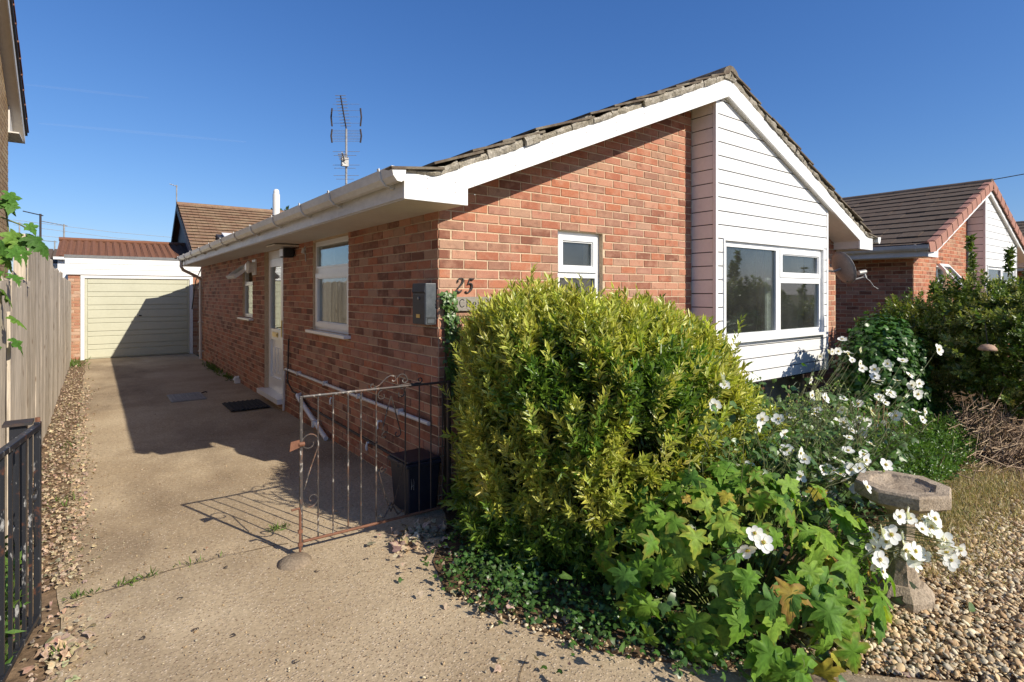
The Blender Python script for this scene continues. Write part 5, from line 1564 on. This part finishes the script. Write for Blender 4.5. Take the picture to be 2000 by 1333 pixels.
LY = [((.44, .38, .05), (.48, .36, .06)), ((.40, .30, .05), (.34, .19, .05)), ((.34, .36, .05), (.46, .40, .06))]
LG = [(tuple(c * f for c, f in zip(a, (1.22, 1.22, 1.05))), tuple(c * f for c, f in zip(b, (1.22, 1.22, 1.05)))) for a, b in LG]
green_leaves = [big_leaf('leaf', a, b, i, .12 + .09 * (i % 4)) for i, (a, b) in enumerate(LG + LG)]
yellow_leaves = [big_leaf('leaf', a, b, 40 + i, .25) for i, (a, b) in enumerate(LY)]
def leaf_at(p, nrm, tip, size, me, parent):
    nrm = Vector(nrm).normalized(); tip = Vector(tip); tip = (tip - nrm * tip.dot(nrm)).normalized(); x_ = tip.cross(nrm)
    m = Matrix(((x_.x, tip.x, nrm.x, p[0]), (x_.y, tip.y, nrm.y, p[1]), (x_.z, tip.z, nrm.z, p[2]), (0, 0, 0, 1)))
    return inst('leaf', me, parent, m @ Matrix.Diagonal((size, size, size, 1)))
rl_ = random.Random(9)
t = thing('anemone_clump', (2.75, 1.65, 0), 'white flowering anemone clump with broad vine shaped leaves beside the bird bath', 'plant')
anem = t
stems = MB()
def tube_stem(a, b, bend, r0, r1, c):
    a, b = Vector(a), Vector(b); m = (a + b) / 2 + Vector(bend)
    q = [a.lerp(m, k / 3).lerp(m.lerp(b, k / 3), k / 3) for k in range(4)]
    stems.tube(q, [r0 + (r1 - r0) * k / 3 for k in range(4)], 5, c, cap=False)
cnt = 0
EC, ER = Vector((2.70, 1.66, .10)), (.70, .66, .60)
while cnt < 298:
    a_ = rl_.uniform(0, 2 * pi); el = math.asin(rl_.uniform(-.05, 1))
    d = Vector((math.cos(el) * math.cos(a_), math.cos(el) * math.sin(a_), math.sin(el)))
    view = Vector((-EC.x, -EC.y, EYE - EC.z)).normalized()
    if d.dot(view) < -.25: continue
    k = rl_.uniform(.86, 1.06) + .06 * math.sin(a_ * 5)
    p = EC + Vector((d.x * ER[0], d.y * ER[1], d.z * ER[2])) * k
    if p.z < .05: continue
    nn = Vector((d.x * .8 - .12, d.y * .8 - .35, d.z * .5 + .25)) + Vector([rl_.gauss(0, .33) for _ in range(3)])
    tip = Vector((d.x * .55, d.y * .55, -1.0)) + Vector([rl_.gauss(0, .45) for _ in range(3)])
    sz = rl_.uniform(.07, .145) * (1.0 if p.z < .5 else .85)
    yel = rl_.random() < (.10 if d.x > .1 else .03)
    leaf_at(p, nn, tip, sz, rl_.choice(yellow_leaves if yel else green_leaves), anem)
    if cnt % 2 == 0: tube_stem((EC.x + d.x * .25, EC.y + d.y * .25, .02), p, (0, 0, .08), .004, .0025, (.16, .19, .05))
    cnt += 1
# inner and upper smaller foliage
bag = LeafBag(); n = 6800
cen = np.array([(2.75, 1.7, .25), (2.95, 1.95, .50), (3.2, 1.75, .42), (3.5, 1.85, .45), (3.1, 2.15, .65), (3.75, 2.0, .42), (4.2, 2.1, .50), (3.45, 2.3, .55), (4.7, 2.45, .42), (5.3, 2.5, .38), (4.45, 1.75, .40), (5.9, 2.45, .35)])
sg = np.array([(.32, .30, .14), (.22, .16, .16), (.22, .18, .14), (.25, .2, .14), (.2, .15, .13), (.25, .2, .14), (.3, .25, .15), (.25, .2, .15), (.3, .25, .16), (.3, .22, .15), (.25, .15, .14), (.35, .25, .15)])
ci = rng.integers(0, len(cen), n); P_ = cen[ci] + rng.normal(size=(n, 3)) * sg[ci]; P_[:, 2] = np.maximum(P_[:, 2], .03)
flat_leaves(bag, P_, np.array([[0, -.45, .8]]) + rng.normal(size=(n, 3)) * .5, rng.uniform(.03, .075, n), col((.09, .17, .04), n, .35), col((.13, .22, .06), n, .3), rng.normal(size=(n, 3)) * .6 + np.array([0, -.2, -.6]))
bag.build('foliage', M['leaf'], anem, kind='stuff')
FL = [(2.92, 1.8, 1.32), (2.83, 1.8, 1.13), (2.95, 1.86, 1.08), (2.82, 1.84, 0.98), (3.0, 1.66, 0.91), (3.11, 1.74, 0.83), (3.41, 1.78, 0.83), (3.39, 1.73, 0.75), (2.93, 2.06, 0.82), (2.75, 1.92, 0.8), (2.83, 2.02, 0.7), (3.02, 1.75, 0.61), (4.98, 2.14, 1.12), (5.09, 2.06, 1.11), (4.9, 2.2, 1.08), (4.81, 1.67, 1.08), (4.62, 1.77, 1.05), (4.68, 1.71, 0.99), (4.88, 1.55, 1.0), (4.08, 1.85, 0.9), (4.17, 1.84, 0.87), (4.69, 1.61, 0.88), (4.71, 1.65, 0.8), (5.0, 1.49, 0.72), (4.37, 1.98, 0.73), (4.08, 1.8, 0.72), (4.37, 1.84, 0.67), (4.53, 1.75, 0.68), (4.49, 1.7, 0.65), (4.37, 1.62, 0.78), (4.57, 1.62, 0.66), (3.66, 1.48, 0.66), (3.59, 1.39, 0.63), (3.74, 1.41, 0.56), (3.54, 1.55, 0.56), (3.48, 1.45, 0.56), (3.54, 1.45, 0.52), (3.42, 1.37, 0.62), (3.53, 1.53, 0.41), (3.41, 1.34, 0.52), (3.23, 1.56, 0.57), (3.62, 1.34, 0.54), (4.34, 1.73, 0.63), (4.79, 1.72, 0.82), (2.13, 1.21, 0.65), (2.16, 1.19, 0.61), (2.11, 1.23, 0.58), (2.96, 0.98, 0.59), (3.03, 0.96, 0.57), (2.9, 1.03, 0.52), (3.0, 1.02, 0.48), (2.92, 1.02, 0.47), (2.89, 1.06, 0.44), (2.92, 1.09, 0.39), (2.99, 0.98, 0.49), (3.05, 0.97, 0.37), (3.12, 0.97, 0.34), (3.02, 0.93, 0.42), (2.97, 0.96, 0.44), (2.91, 1.03, 0.33), (3.16, 0.92, 0.53), (3.15, 0.9, 0.56), (3.13, 0.86, 0.48), (3.15, 0.86, 0.45), (3.14, 0.85, 0.42), (3.2, 0.85, 0.37), (3.02, 0.91, 0.54), (3.05, 0.99, 0.43), (3.21, 0.9, 0.47), (3.06, 1.03, 0.38)]
rx = random.Random(31)
FL = FL + [(x + rx.gauss(0, .13), y + rx.gauss(0, .10), z + rx.gauss(0, .07)) for x, y, z in FL[12:44:1] * 2 if rx.random() < .8] + [(x + rx.gauss(0, .05), y + rx.gauss(0, .04), z + rx.gauss(0, .05)) for x, y, z in FL[47:70] if rx.random() < .7]
def flower_mesh(seed, np_=6):
    r = random.Random(seed); mb = MB()
    for k in range(np_):
        a_ = 2 * pi * k / np_ + r.uniform(-.18, .18); ln = r.uniform(.85, 1.05); wd = r.uniform(.36, .46); cup = r.uniform(-.05, .35)
        prof = [(.08, .06), (.35, wd * .8), (.65, wd), (.90, wd * .72), (1.0, wd * .2)]
        vs = []
        for q, w_ in prof:
            for s_ in (-1, 0, 1):
                rr = q * ln; zz = cup * q * q * .8 + (.05 if s_ == 0 else .0) * -1 + r.uniform(-.02, .02)
                vs.append((rr * math.cos(a_) - s_ * w_ * math.sin(a_), rr * math.sin(a_) + s_ * w_ * math.cos(a_), zz))
        mb.add(vs, [(i * 3 + j, i * 3 + j + 1, i * 3 + j + 4, i * 3 + j + 3) for i in range(4) for j in range(2)], (.86, .86, .84))
    mb.col = (.70, .50, .06)
    for k in range(14):
        a_ = 2 * pi * k / 14; mb.tube([(.10 * math.cos(a_), .10 * math.sin(a_), .03), (.22 * math.cos(a_), .22 * math.sin(a_), .16)], .028, 4)
    mb.lathe([(.10, .02), (.12, .10), (.06, .17)], (0, 0, 0), 7, (.42, .46, .08))
    return mb.mesh('flower', M['petal'], smooth=True)
FM = [flower_mesh(i, 5 + i % 2) for i in range(6)]
for i, (x, y, z) in enumerate(FL):
    nn = Vector((-.25, -.62, .5)) + Vector([rl_.gauss(0, .48) for _ in range(3)]); nn.normalize()
    tip = nn.orthogonal(); x_ = tip.normalized().cross(nn)
    tip = nn.cross(x_)
    s_ = rl_.uniform(.030, .044)
    m = Matrix(((x_.x, tip.x, nn.x, x), (x_.y, tip.y, nn.y, y), (x_.z, tip.z, nn.z, z), (0, 0, 0, 1)))
    inst('flower', FM[i % 6], anem, m @ Matrix.Rotation(rl_.uniform(0, 6), 4, 'Z') @ Matrix.Diagonal((s_, s_, s_, 1)))
    b = (min(max(x, 2.3), 4.6) * .75 + .25 * 2.95 + rl_.uniform(-.2, .2), min(y + rl_.uniform(.25, .6), 2.3), .1)
    if z > .3: tube_stem(b, (x - nn.x * .012, y - nn.y * .012, z - nn.z * .012), (rl_.uniform(-.1, .1), rl_.uniform(-.05, .1), .22 if x > 2.8 and z < .6 else .05), .0035, .0018, (.13, .15, .05))
# wiry branching stems with buds
for i in range(210):
    b = (rl_.uniform(2.7, 4.5), rl_.uniform(1.55, 2.25), .25)
    if b[0] + b[1] * .2 > 4.75: continue
    e_ = (b[0] + rl_.gauss(0, .22), b[1] + rl_.gauss(-.05, .2), rl_.uniform(.55, .98))
    tube_stem(b, e_, (rl_.gauss(0, .08), rl_.gauss(0, .08), .1), .0028, .0014, (.17, .18, .07))
    if rl_.random() < .6:
        for q in range(2):
            f_ = Vector(e_) + Vector((rl_.gauss(0, .06), rl_.gauss(0, .06), rl_.uniform(-.01, .09))); tube_stem(e_, f_, (0, 0, .02), .0014, .0012, (.17, .18, .07))
            stems.lathe([(.003, -.006), (.0075, 0), (.004, .007)], f_, 6, (.30, .36, .08))
stems.build('stems', M['stem'], anem, kind='stuff')

# dead cut stalks and pale undergrowth in front of the bay
mb = MB()
for i in range(75):
    x, y = rl_.uniform(4.9, 6.6), rl_.uniform(2.0, 2.9); h = rl_.uniform(.25, .62)
    c_ = rl_.choice([(.34, .20, .09), (.28, .17, .08), (.40, .27, .13), (.12, .08, .06)])
    mb.tube([(x, y, .0), (x + rl_.gauss(0, .05), y + rl_.gauss(0, .05), h)], [.009, .006], 5, c_)
o = mb.build('cut_stalks', M['twig']); tag(o, 'tan dead stalks standing in the bed before the white bay', 'dead plant')
def bush(name, c, r, n, nl, ll, lw, mid, edge, label, cat='shrub', gold=None, seed=1, inner=.5, upv=.5, mat='leaf', sprl=.12, flat=False, trunk=True, lump=.12):
    t = thing(name, (c[0], c[1], 0), label, cat)
    bag = LeafBag()
    d = norm(rng.normal(size=(n, 3)) + np.array([0, -.25, .15])); d[:, 2] = np.where(d[:, 2] < -.45, -d[:, 2], d[:, 2])
    lum = np.array([1 + lump * 1.6 * noise.noise((q[0] * 2.2 + seed, q[1] * 2.2, q[2] * 2.2)) + lump * noise.noise((q[0] * 5.5 + seed, q[1] * 5.5, q[2] * 5.5)) for q in d])
    k = rng.uniform(.80, 1.02, n) * lum
    p = np.array(c) + d * np.array(r) * k[:, None]; p[:, 2] = np.maximum(p[:, 2], .02)
    dirs = d * .8 + np.array([0, 0, upv]) + rng.normal(size=(n, 3)) * .3
    if flat:
        flat_leaves(bag, p, d + np.array([0, 0, .3]) + rng.normal(size=(n, 3)) * .45, rng.uniform(.6, 1.25, n) * ll, col(edge, n, .25), col(mid, n, .25))
    else:
        if gold is None: sprigs(bag, p, dirs, nl, np.full(n, sprl), ll, lw, col(mid, n, .25), col(edge, n, .25))
        else:
            g_ = rng.random(n) < np.clip(gold[0] + 1.1 * np.array([noise.noise((q[0] * 3, q[1] * 3, q[2] * 3)) for q in p]), .02, 1)
            a, b = np.where(g_)[0], np.where(~g_)[0]
            sprigs(bag, p[a], dirs[a], nl, np.full(len(a), sprl), ll, lw, col(mid, len(a), .25), col(gold[1], len(a), .2))
            sprigs(bag, p[b], dirs[b], nl, np.full(len(b), sprl), ll, lw, col(mid, len(b), .25), col(edge, len(b), .25))
    m = int(n * inner)
    if m:
        q = np.array(c) + norm(rng.normal(size=(m, 3))) * np.array(r) * rng.uniform(.45, .82, m)[:, None]; q[:, 2] = np.maximum(q[:, 2], .02)
        V, T, C = leaves_np(q, rng.normal(size=(m, 3)), rng.uniform(1.0, 1.7, m) * ll, rng.uniform(.5, .9, m) * ll, rng, col(mid, m, .2), col(edge, m, .2)); bag.add(V, T, C)
    bag.build('foliage', M[mat], t, kind='stuff')
    if trunk:
        mb = MB()
        for i in range(9):
            a_ = rl_.uniform(0, 6.28); mb.tube([(c[0] + .05 * math.cos(a_), c[1] + .05 * math.sin(a_), -.02), (c[0] + r[0] * .35 * math.cos(a_), c[1] + r[1] * .35 * math.sin(a_), c[2] * .8), (c[0] + r[0] * .75 * math.cos(a_), c[1] + r[1] * .75 * math.sin(a_), c[2] + r[2] * rl_.uniform(-.2, .6))], [.022, .014, .004], 6, (.10, .07, .045))
        mb.build('branches', M['twig'], t, kind='stuff')
    return t
bush('shrub', (7.35, 2.62, .55), (.62, .45, .78), 2600, 1, .075, .8, (.10, .20, .04), (.05, .135, .022), 'glossy green ivy mound under the satellite dish', flat=True, seed=5, inner=.6, lump=.10)
def shoots(parent, pts, n, ll, mid, edge, seed):
    bag = LeafBag(); mb = MB()
    for b, tpt in pts:
        b, tpt = Vector(b), Vector(tpt); mb.tube([b, (b + tpt) / 2 + Vector((.03, 0, 0)), tpt], [.008, .006, .003], 5, (.10, .09, .04))
        f = rng.uniform(.15, 1, n)[:, None]
        P_ = np.array(b)[None] * (1 - f) + np.array(tpt)[None] * f
        dd = rng.normal(size=(n, 3)) + np.array([0, 0, .45])
        V, T, C = leaves_np(P_, dd, rng.uniform(.7, 1.2, n) * ll, rng.uniform(.35, .5, n) * ll, rng, col(mid, n, .25), col(edge, n, .25)); bag.add(V, T, C)
    bag.build('shoot_leaves', M['leaf'], parent, kind='stuff'); mb.build('shoots', M['twig'], parent, kind='stuff')
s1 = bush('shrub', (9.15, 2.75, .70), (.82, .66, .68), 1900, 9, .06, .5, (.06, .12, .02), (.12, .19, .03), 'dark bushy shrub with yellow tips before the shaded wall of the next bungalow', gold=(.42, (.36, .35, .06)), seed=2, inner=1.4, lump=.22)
shoots(s1, [((9.5, 2.4, 1.2), (9.63, 2.32, 2.05)), ((9.0, 2.4, 1.2), (8.95, 2.3, 1.62)), ((8.55, 2.6, 1.0), (8.42, 2.55, 1.50)), ((9.2, 2.5, 1.2), (9.22, 2.45, 1.68))], 110, .07, (.06, .11, .02), (.24, .26, .05), 1)
s2 = bush('shrub', (8.55, 1.70, .86), (.92, .85, .84), 2500, 10, .062, .55, (.08, .15, .025), (.18, .24, .04), 'tall cream variegated shrub at the right edge with long upright shoots', gold=(.55, (.46, .45, .13)), seed=7, inner=1.4, lump=.24)
shoots(s2, [((8.15, 1.95, 1.8), (8.17, 1.99, 2.26)), ((8.7, 1.6, 1.7), (8.75, 1.55, 2.10)), ((8.4, 1.7, 1.8), (8.5, 1.7, 2.12)), ((7.7, 2.1, 1.3), (7.6, 2.2, 1.72))], 120, .075, (.06, .12, .02), (.20, .25, .06), 2)
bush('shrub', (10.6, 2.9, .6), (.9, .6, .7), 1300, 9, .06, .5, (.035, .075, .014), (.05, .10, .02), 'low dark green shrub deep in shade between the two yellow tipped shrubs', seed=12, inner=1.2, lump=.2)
# clay feeder hung in the tall shrub
t = thing('bird_feeder', (7.35, 1.58, 1.12), 'pale clay dish shaped feeder hanging in the variegated shrub', 'bird feeder')
fp = (7.40, 1.66, 1.05)
mb = MB(); mb.lathe([(.02, .035), (.055, .022), (.078, -.01), (.08, -.03), (.072, -.03), (.06, -.008), (.02, .01)], fp, 14); mb.build('dish', M['clay'], t, smooth=True)
mb = MB(); mb.tube([(fp[0], fp[1], fp[2] + .03), (fp[0], fp[1] + .02, fp[2] + .25)], .004, 5); mb.build('cord', M['black'], t)
# heap of dry cuttings
t = thing('cuttings_heap', (6.9, 1.55, 0), 'heap of dry bare brown cuttings below the variegated shrub', 'heap')
mb = MB()
for i in range(850):
    a_ = rl_.gauss(.15, .55); L = rl_.uniform(.25, .8)
    px_, py_ = rl_.gauss(7.3, .45), rl_.gauss(1.62, .28)
    hz_ = max(.03, .48 * math.exp(-((px_ - 7.35) / .6) ** 2 - ((py_ - 1.7) / .45) ** 2) * rl_.uniform(.1, 1.0))
    d = Vector((math.cos(a_), math.sin(a_) * .6, rl_.gauss(.05, .3))) * (L / 2)
    c_ = rl_.choice([(.26, .17, .10), (.36, .25, .15), (.17, .11, .07), (.45, .34, .21)])
    q = Vector((px_, py_, hz_)); z_ = max(0.01, (q - d).z)
    mb.tube([(q.x - d.x, q.y - d.y, z_), (q.x, q.y, hz_ + rl_.gauss(0, .03)), (q.x + d.x, q.y + d.y, max(.01, (q + d).z))], [.0042, .0035, .0015], 4, c_, cap=False)
mb.build('twigs', M['twig'], t, kind='stuff')
# low spreading green ground cover and the dark under-planting
bag = LeafBag(); n = 9500
P_ = np.stack([rng.uniform(4.3, 8.6, n), np.zeros(n), np.zeros(n)], 1)
yc = 1.35 + .18 * (P_[:, 0] - 4.3) * .35
P_[:, 1] = yc + .12 + rng.beta(1.2, 1.5, n) * 1.35
hgt = np.array([.22 + .17 * noise.noise((q[0] * 1.7, q[1] * 1.7, 3)) + .06 * noise.noise((q[0] * 5, q[1] * 5, 1)) for q in P_]) * np.clip((P_[:, 1] - yc) / .35, .15, 1)
P_[:, 2] = np.maximum(.01, hgt * rng.uniform(.4, 1.1, n))
sprigs(bag, P_, np.array([[0, -.25, .8]]) + rng.normal(size=(n, 3)) * .5, 9, np.full(n, .10), .034, .5, col((.08, .165, .025), n, .3), col((.13, .23, .04), n, .3))
o = bag.build('ground_cover', M['leaf']); tag(o, kind='stuff')
# tall leaves tumbling over the fence at the far left
t = thing('vine', (-.7, 5.6, 1.6), 'broad leaved green vine tumbling over the fence beside the tall post', 'vine')
vm = [big_leaf('leaf', a, b, 70 + i, .3) for i, (a, b) in enumerate([((.10, .24, .04), (.13, .28, .05)), ((.16, .30, .05), (.20, .33, .06)), ((.07, .17, .03), (.09, .20, .04))])]
vpos = [(-.52, 5.76, 2.32, .12), (-.565, 5.80, 2.27, .12), (-.50, 5.74, 2.24, .09), (-.36, 5.66, 1.99, .12), (-.42, 5.70, 1.98, .11), (-.47, 5.72, 1.95, .11), (-.33, 5.62, 1.93, .11), (-.40, 5.66, 2.08, .09), (-.52, 5.76, 2.02, .15), (-.56, 5.8, 1.96, .14)]
for (x, y, z, s_) in vpos: leaf_at((x, y - .05, z + .06), (.3 + rl_.gauss(0, .3), -.8, .45), (rl_.gauss(.35, .4), .0, -.7), s_, rl_.choice(vm), t)
for i in range(13):
    z = rl_.uniform(1.2, 1.95); y = rl_.uniform(4.2, 4.75 + .6 * max(0, z - 1.5))
    leaf_at((-.43 + rl_.uniform(-.06, .05), y, z), (.75 + rl_.gauss(0, .3), -.5 + rl_.gauss(0, .3), .4), (rl_.gauss(0, .4), rl_.gauss(-.1, .4), -.8), rl_.uniform(.07, .12), rl_.choice(vm), t)
mb = MB(); mb.tube([(-.60, 5.8, 1.5), (-.52, 5.77, 2.0), (-.56, 5.85, 2.35)], .006, 5, (.14, .17, .05)); mb.tube([(-.62, 5.78, 2.22), (-.45, 5.72, 2.14), (-.40, 5.68, 2.10)], .006, 5, (.14, .17, .05))
mb.build('stem', M['stem'], t)
bag = LeafBag(); n = 420
P_ = np.stack([rng.uniform(-.42, -.30, n), rng.uniform(3.05, 3.95, n), rng.uniform(.0, .42, n) ** 1.3], 1)
V, T, C = leaves_np(P_, rng.normal(size=(n, 3)) * .5 + np.array([.2, -.1, .5]), rng.uniform(.04, .09, n), rng.uniform(.015, .03, n), rng, col((.10, .2, .035), n, .25), col((.14, .25, .05), n, .25)); bag.add(V, T, C)
o = bag.build('weed_foliage', M['leaf']); tag(o, kind='stuff')

# grass tufts, weeds in the cracks, dry lawn edge
def blades(bag, P_, L, c, lean=.5, w=.05):
    n = len(P_)
    V, T, C = leaves_np(P_, rng.normal(size=(n, 3)) * lean + np.array([0, 0, .8]), L, L * w, rng, col(c, n, .3), col(c, n, .3), fold=.1, droop=.25); bag.add(V, T, C)
bag = LeafBag()
for (cx_, cy_, sx_, sy_, k) in ((.174, 3.765, .055, .014, 46), (.26, 3.785, .05, .010, 8), (-.063, 3.75, .04, .016, 40), (.45, 3.80, .08, .008, 18), (-.12, 3.2, .03, .03, 50), (-.38, 15.9, .10, .5, 240), (-.20, 5.5, .05, .06, 40), (-.22, 7.5, .05, .1, 40), (2.02, 13.2, .05, .5, 320), (2.04, 11.6, .04, .3, 140), (1.02, 4.0, .04, .02, 60)):
    P_ = np.stack([rng.normal(cx_, sx_, k), rng.normal(cy_, sy_, k), np.full(k, .0)], 1)
    blades(bag, P_, rng.uniform(.025, .06, k) * (2.2 if cy_ > 10 else 1), (.12, .19, .04), .7, .16)
o = bag.build('crack_weeds', M['grass']); tag(o, kind='stuff')
bag = LeafBag(); n = 22000
x = rng.uniform(3.75, 6.6, n); y = 1.52 + .03 * (x - 3.75) - rng.beta(1.1, 2.3, n) * .75
blades(bag, np.stack([x, y, np.full(n, -.005)], 1), rng.uniform(.03, .085, n), (.50, .40, .21), 1.0, .075)
k = 3200; x = rng.uniform(3.9, 6.2, k); y = 1.42 + .03 * (x - 3.75) + rng.normal(size=k) * .16
blades(bag, np.stack([x, y, np.zeros(k)], 1), rng.uniform(.03, .07, k), (.18, .24, .06), .8, .07)
o = bag.build('dry_grass', M['grass']); tag(o, kind='stuff')

# dead leaves: along the fence, by the gates, under the hedge
bag = LeafBag()
def dead(n, fx, fy, smin, smax, z=.006):
    P_ = np.stack([fx, fy, rng.uniform(z, z + .02, n)], 1)
    flat_leaves(bag, P_, np.array([[0, 0, 1]]) + rng.normal(size=(n, 3)) * .5, rng.uniform(smin, smax, n), col((.52, .41, .28), n, .3), col((.42, .30, .19), n, .32), rng.normal(size=(n, 3)))
n = 3600; yy = 3.9 + rng.beta(.9, 1.6, n) * 12; dead(n, -.43 + rng.beta(1.2, 1.9, n) * .42, yy, .012, .032)
n = 900; dead(n, rng.normal(-.12, .07, n), 4 + rng.beta(.9, 1.6, n) * 9, .014, .035, .004)
n = 60; dead(n, rng.normal(-.10, .05, n), rng.normal(3.22, .09, n), .03, .065, .01)
n = 160; dead(n, rng.normal(-.12, .08, n), rng.uniform(2.6, 3.7, n), .015, .035, .004)
n = 150; dead(n, rng.normal(1.72, .13, n), rng.normal(3.3, .10, n), .03, .075, .012)
n = 120; dead(n, rng.normal(1.75, .2, n), rng.normal(2.7, .4, n), .02, .05, .02)
n = 140; dead(n, rng.uniform(-.1, 2, n), rng.uniform(1.2, 9, n), .007, .018, .003)
n = 260; dead(n, rng.uniform(2.4, 4.6, n), rng.uniform(.3, 1.5, n), .012, .035, .012)
o = bag.build('dead_leaves', M['bark_leaf']); tag(o, kind='stuff')

# ---- loose stones: gravel and the grit on the drive
ph = (1 + 5 ** .5) / 2
ico = np.array([(-1, ph, 0), (1, ph, 0), (-1, -ph, 0), (1, -ph, 0), (0, -1, ph), (0, 1, ph), (0, -1, -ph), (0, 1, -ph), (ph, 0, -1), (ph, 0, 1), (-ph, 0, -1), (-ph, 0, 1)]) / math.sqrt(1 + ph * ph)
icoF = np.array([(0, 11, 5), (0, 5, 1), (0, 1, 7), (0, 7, 10), (0, 10, 11), (1, 5, 9), (5, 11, 4), (11, 10, 2), (10, 7, 6), (7, 1, 8), (3, 9, 4), (3, 4, 2), (3, 2, 6), (3, 6, 8), (3, 8, 9), (4, 9, 5), (2, 4, 11), (6, 2, 10), (8, 6, 7), (9, 8, 1)])
def ico2():
    V = [tuple(v) for v in ico]; F = []; cache = {}
    def mid(a, b):
        k = (min(a, b), max(a, b))
        if k not in cache:
            m = np.array(V[a]) + np.array(V[b]); V.append(tuple(m / np.linalg.norm(m))); cache[k] = len(V) - 1
        return cache[k]
    for a, b, c in icoF:
        x, y, z = mid(a, b), mid(b, c), mid(c, a); F += [(a, x, z), (b, y, x), (c, z, y), (x, y, z)]
    return np.array(V), np.array(F)
icoB, icoBF = ico2()
TONES = np.array([(.42, .29, .17), (.50, .37, .23), (.36, .23, .13), (.30, .185, .10), (.56, .45, .32), (.40, .30, .21), (.26, .17, .11), (.48, .33, .20), (.33, .27, .21), (.52, .42, .31)])
def stones(P_, size, tones, smooth_=True, dense=False, flat=.62):
    base, F = (icoB, icoBF) if dense else (ico, icoF)
    n = len(P_); k = len(base)
    sc = size[:, None] * np.stack([rng.uniform(.75, 1.35, n), rng.uniform(.65, 1.1, n), rng.uniform(flat * .7, flat * 1.2, n)], 1)
    a = rng.uniform(0, 2 * np.pi, n); tl = rng.normal(size=(n, 2)) * .35
    B = base[None] * (1 + rng.normal(size=(n, k, 1)) * (.055 if dense else .09)) * sc[:, None]
    x = B[..., 0] * np.cos(a)[:, None] - B[..., 1] * np.sin(a)[:, None]; y = B[..., 0] * np.sin(a)[:, None] + B[..., 1] * np.cos(a)[:, None]
    z = B[..., 2] + x * tl[:, :1] + y * tl[:, 1:]
    V = np.stack([x, y, z], -1) + P_[:, None]
    T = F[None] + (np.arange(n) * k)[:, None, None]
    c = TONES[rng.integers(0, len(TONES), n)] * tones * np.array([1.40, 1.47, 1.36]) * rng.uniform(.75, 1.2, (n, 1))
    return V.reshape(-1, 3), T.reshape(-1, 3), np.repeat(c, k, 0)
def in_gravel(x, y):
    right = np.array([drive_right(v) for v in y]) + .03
    top = np.interp(x, [2.4, 2.75, 3.3, 4.2, 5.2, 12], [1.2, 1.33, 1.34, 1.25, 1.2, 1.2]) + .14 * np.array([noise.noise((a * 3, b * 3, 2)) for a, b in zip(x, y)])
    return (x > right) & (y < top)
bag = LeafBag()
n = 21000; x = rng.uniform(2.3, 5.2, n); y = rng.uniform(.15, 1.5, n); ok = in_gravel(x, y) & (rng.random(n) < np.where(y > 1.15, .35, 1)); x, y = x[ok], y[ok]
s_ = rng.gamma(7, .00135, len(x)).clip(.005, .020); z = rng.uniform(-.006, .014, len(x)) + np.where(s_ > .014, .004, 0)
bag.add(*stones(np.stack([x, y, z], 1), s_, 1.0, dense=True))
n = 14000; x = rng.uniform(2.4, 10, n); y = rng.uniform(-2.2, 1.6, n); ok = in_gravel(x, y) & ((x > 5.1) | (y < .2)); x, y = x[ok], y[ok]
bag.add(*stones(np.stack([x, y, rng.uniform(-.004, .012, len(x))], 1), rng.uniform(.010, .022, len(x)), 1.0))
me = fast_mesh('gravel', np.concatenate(bag.V), np.concatenate(bag.T), np.concatenate(bag.C), M['stone'], True)
o = link(bpy.data.objects.new('gravel', me)); tag(o, kind='stuff')
bag = LeafBag(); n = 5200
y = 1.0 + rng.beta(.8, 2.2, n) * 9; x = rng.uniform(-.12, 2.0, n); ok = x < np.array([drive_right(v) for v in y]) - .02; x, y = x[ok], y[ok]
bag.add(*stones(np.stack([x, y, np.full(len(x), .0035)], 1), rng.gamma(4, .0008, len(x)).clip(.0015, .007), .75, flat=.45))
n = 1500; y = rng.uniform(2.6, 14, n); x = rng.normal(-.2, .12, n)
bag.add(*stones(np.stack([x, y, np.full(n, -.012)], 1), rng.gamma(4, .0016, n).clip(.003, .014), .95, flat=.5))
n = 700; k_ = rng.uniform(0, 1, n); y = 1.1 + k_ * 1.5; x = np.array([drive_right(v) for v in y]) + rng.normal(.04, .05, n)
bag.add(*stones(np.stack([x, y, np.full(n, .012)], 1), rng.gamma(4, .0016, n).clip(.003, .012), .95, flat=.5))
me = fast_mesh('drive_grit', np.concatenate(bag.V), np.concatenate(bag.T), np.concatenate(bag.C), M['stone'], True)
o = link(bpy.data.objects.new('drive_grit', me)); tag(o, kind='stuff')
# tree crown showing over the far roof
bush('tree', (11.2, 42, 4.7), (2.6, 2.2, 2.2), 900, 7, .35, .6, (.05, .09, .02), (.08, .12, .03), 'small round tree showing over the far roof ridge beside the white flue', 'tree', seed=4, inner=1.0, sprl=.5, lump=.25)
mb = MB()
for pts in ([(-640, 2900, 1000), (-420, 2900, 940)],):
    pass
def trail(p0, p1, r, label):
    mb = MB(); n = 10
    mb.tube([Vector(p0).lerp(Vector(p1), i / n) for i in range(n + 1)], [r * (.4 + .6 * math.sin(pi * (i + .5) / (n + 1))) for i in range(n + 1)], 6)
    o = mb.build('vapour_trail', M['trail'], smooth=True); tag(o, label, 'vapour trail', 'vapour trails in the sky')
trail((-256, 3317, 936), (195, 2979, 874), 5.5, 'short faint white vapour trail, the higher one at upper left')
trail((-200, 3275, 761), (544, 2717, 676), 6.5, 'long faint white vapour trail low in the sky above the garage')
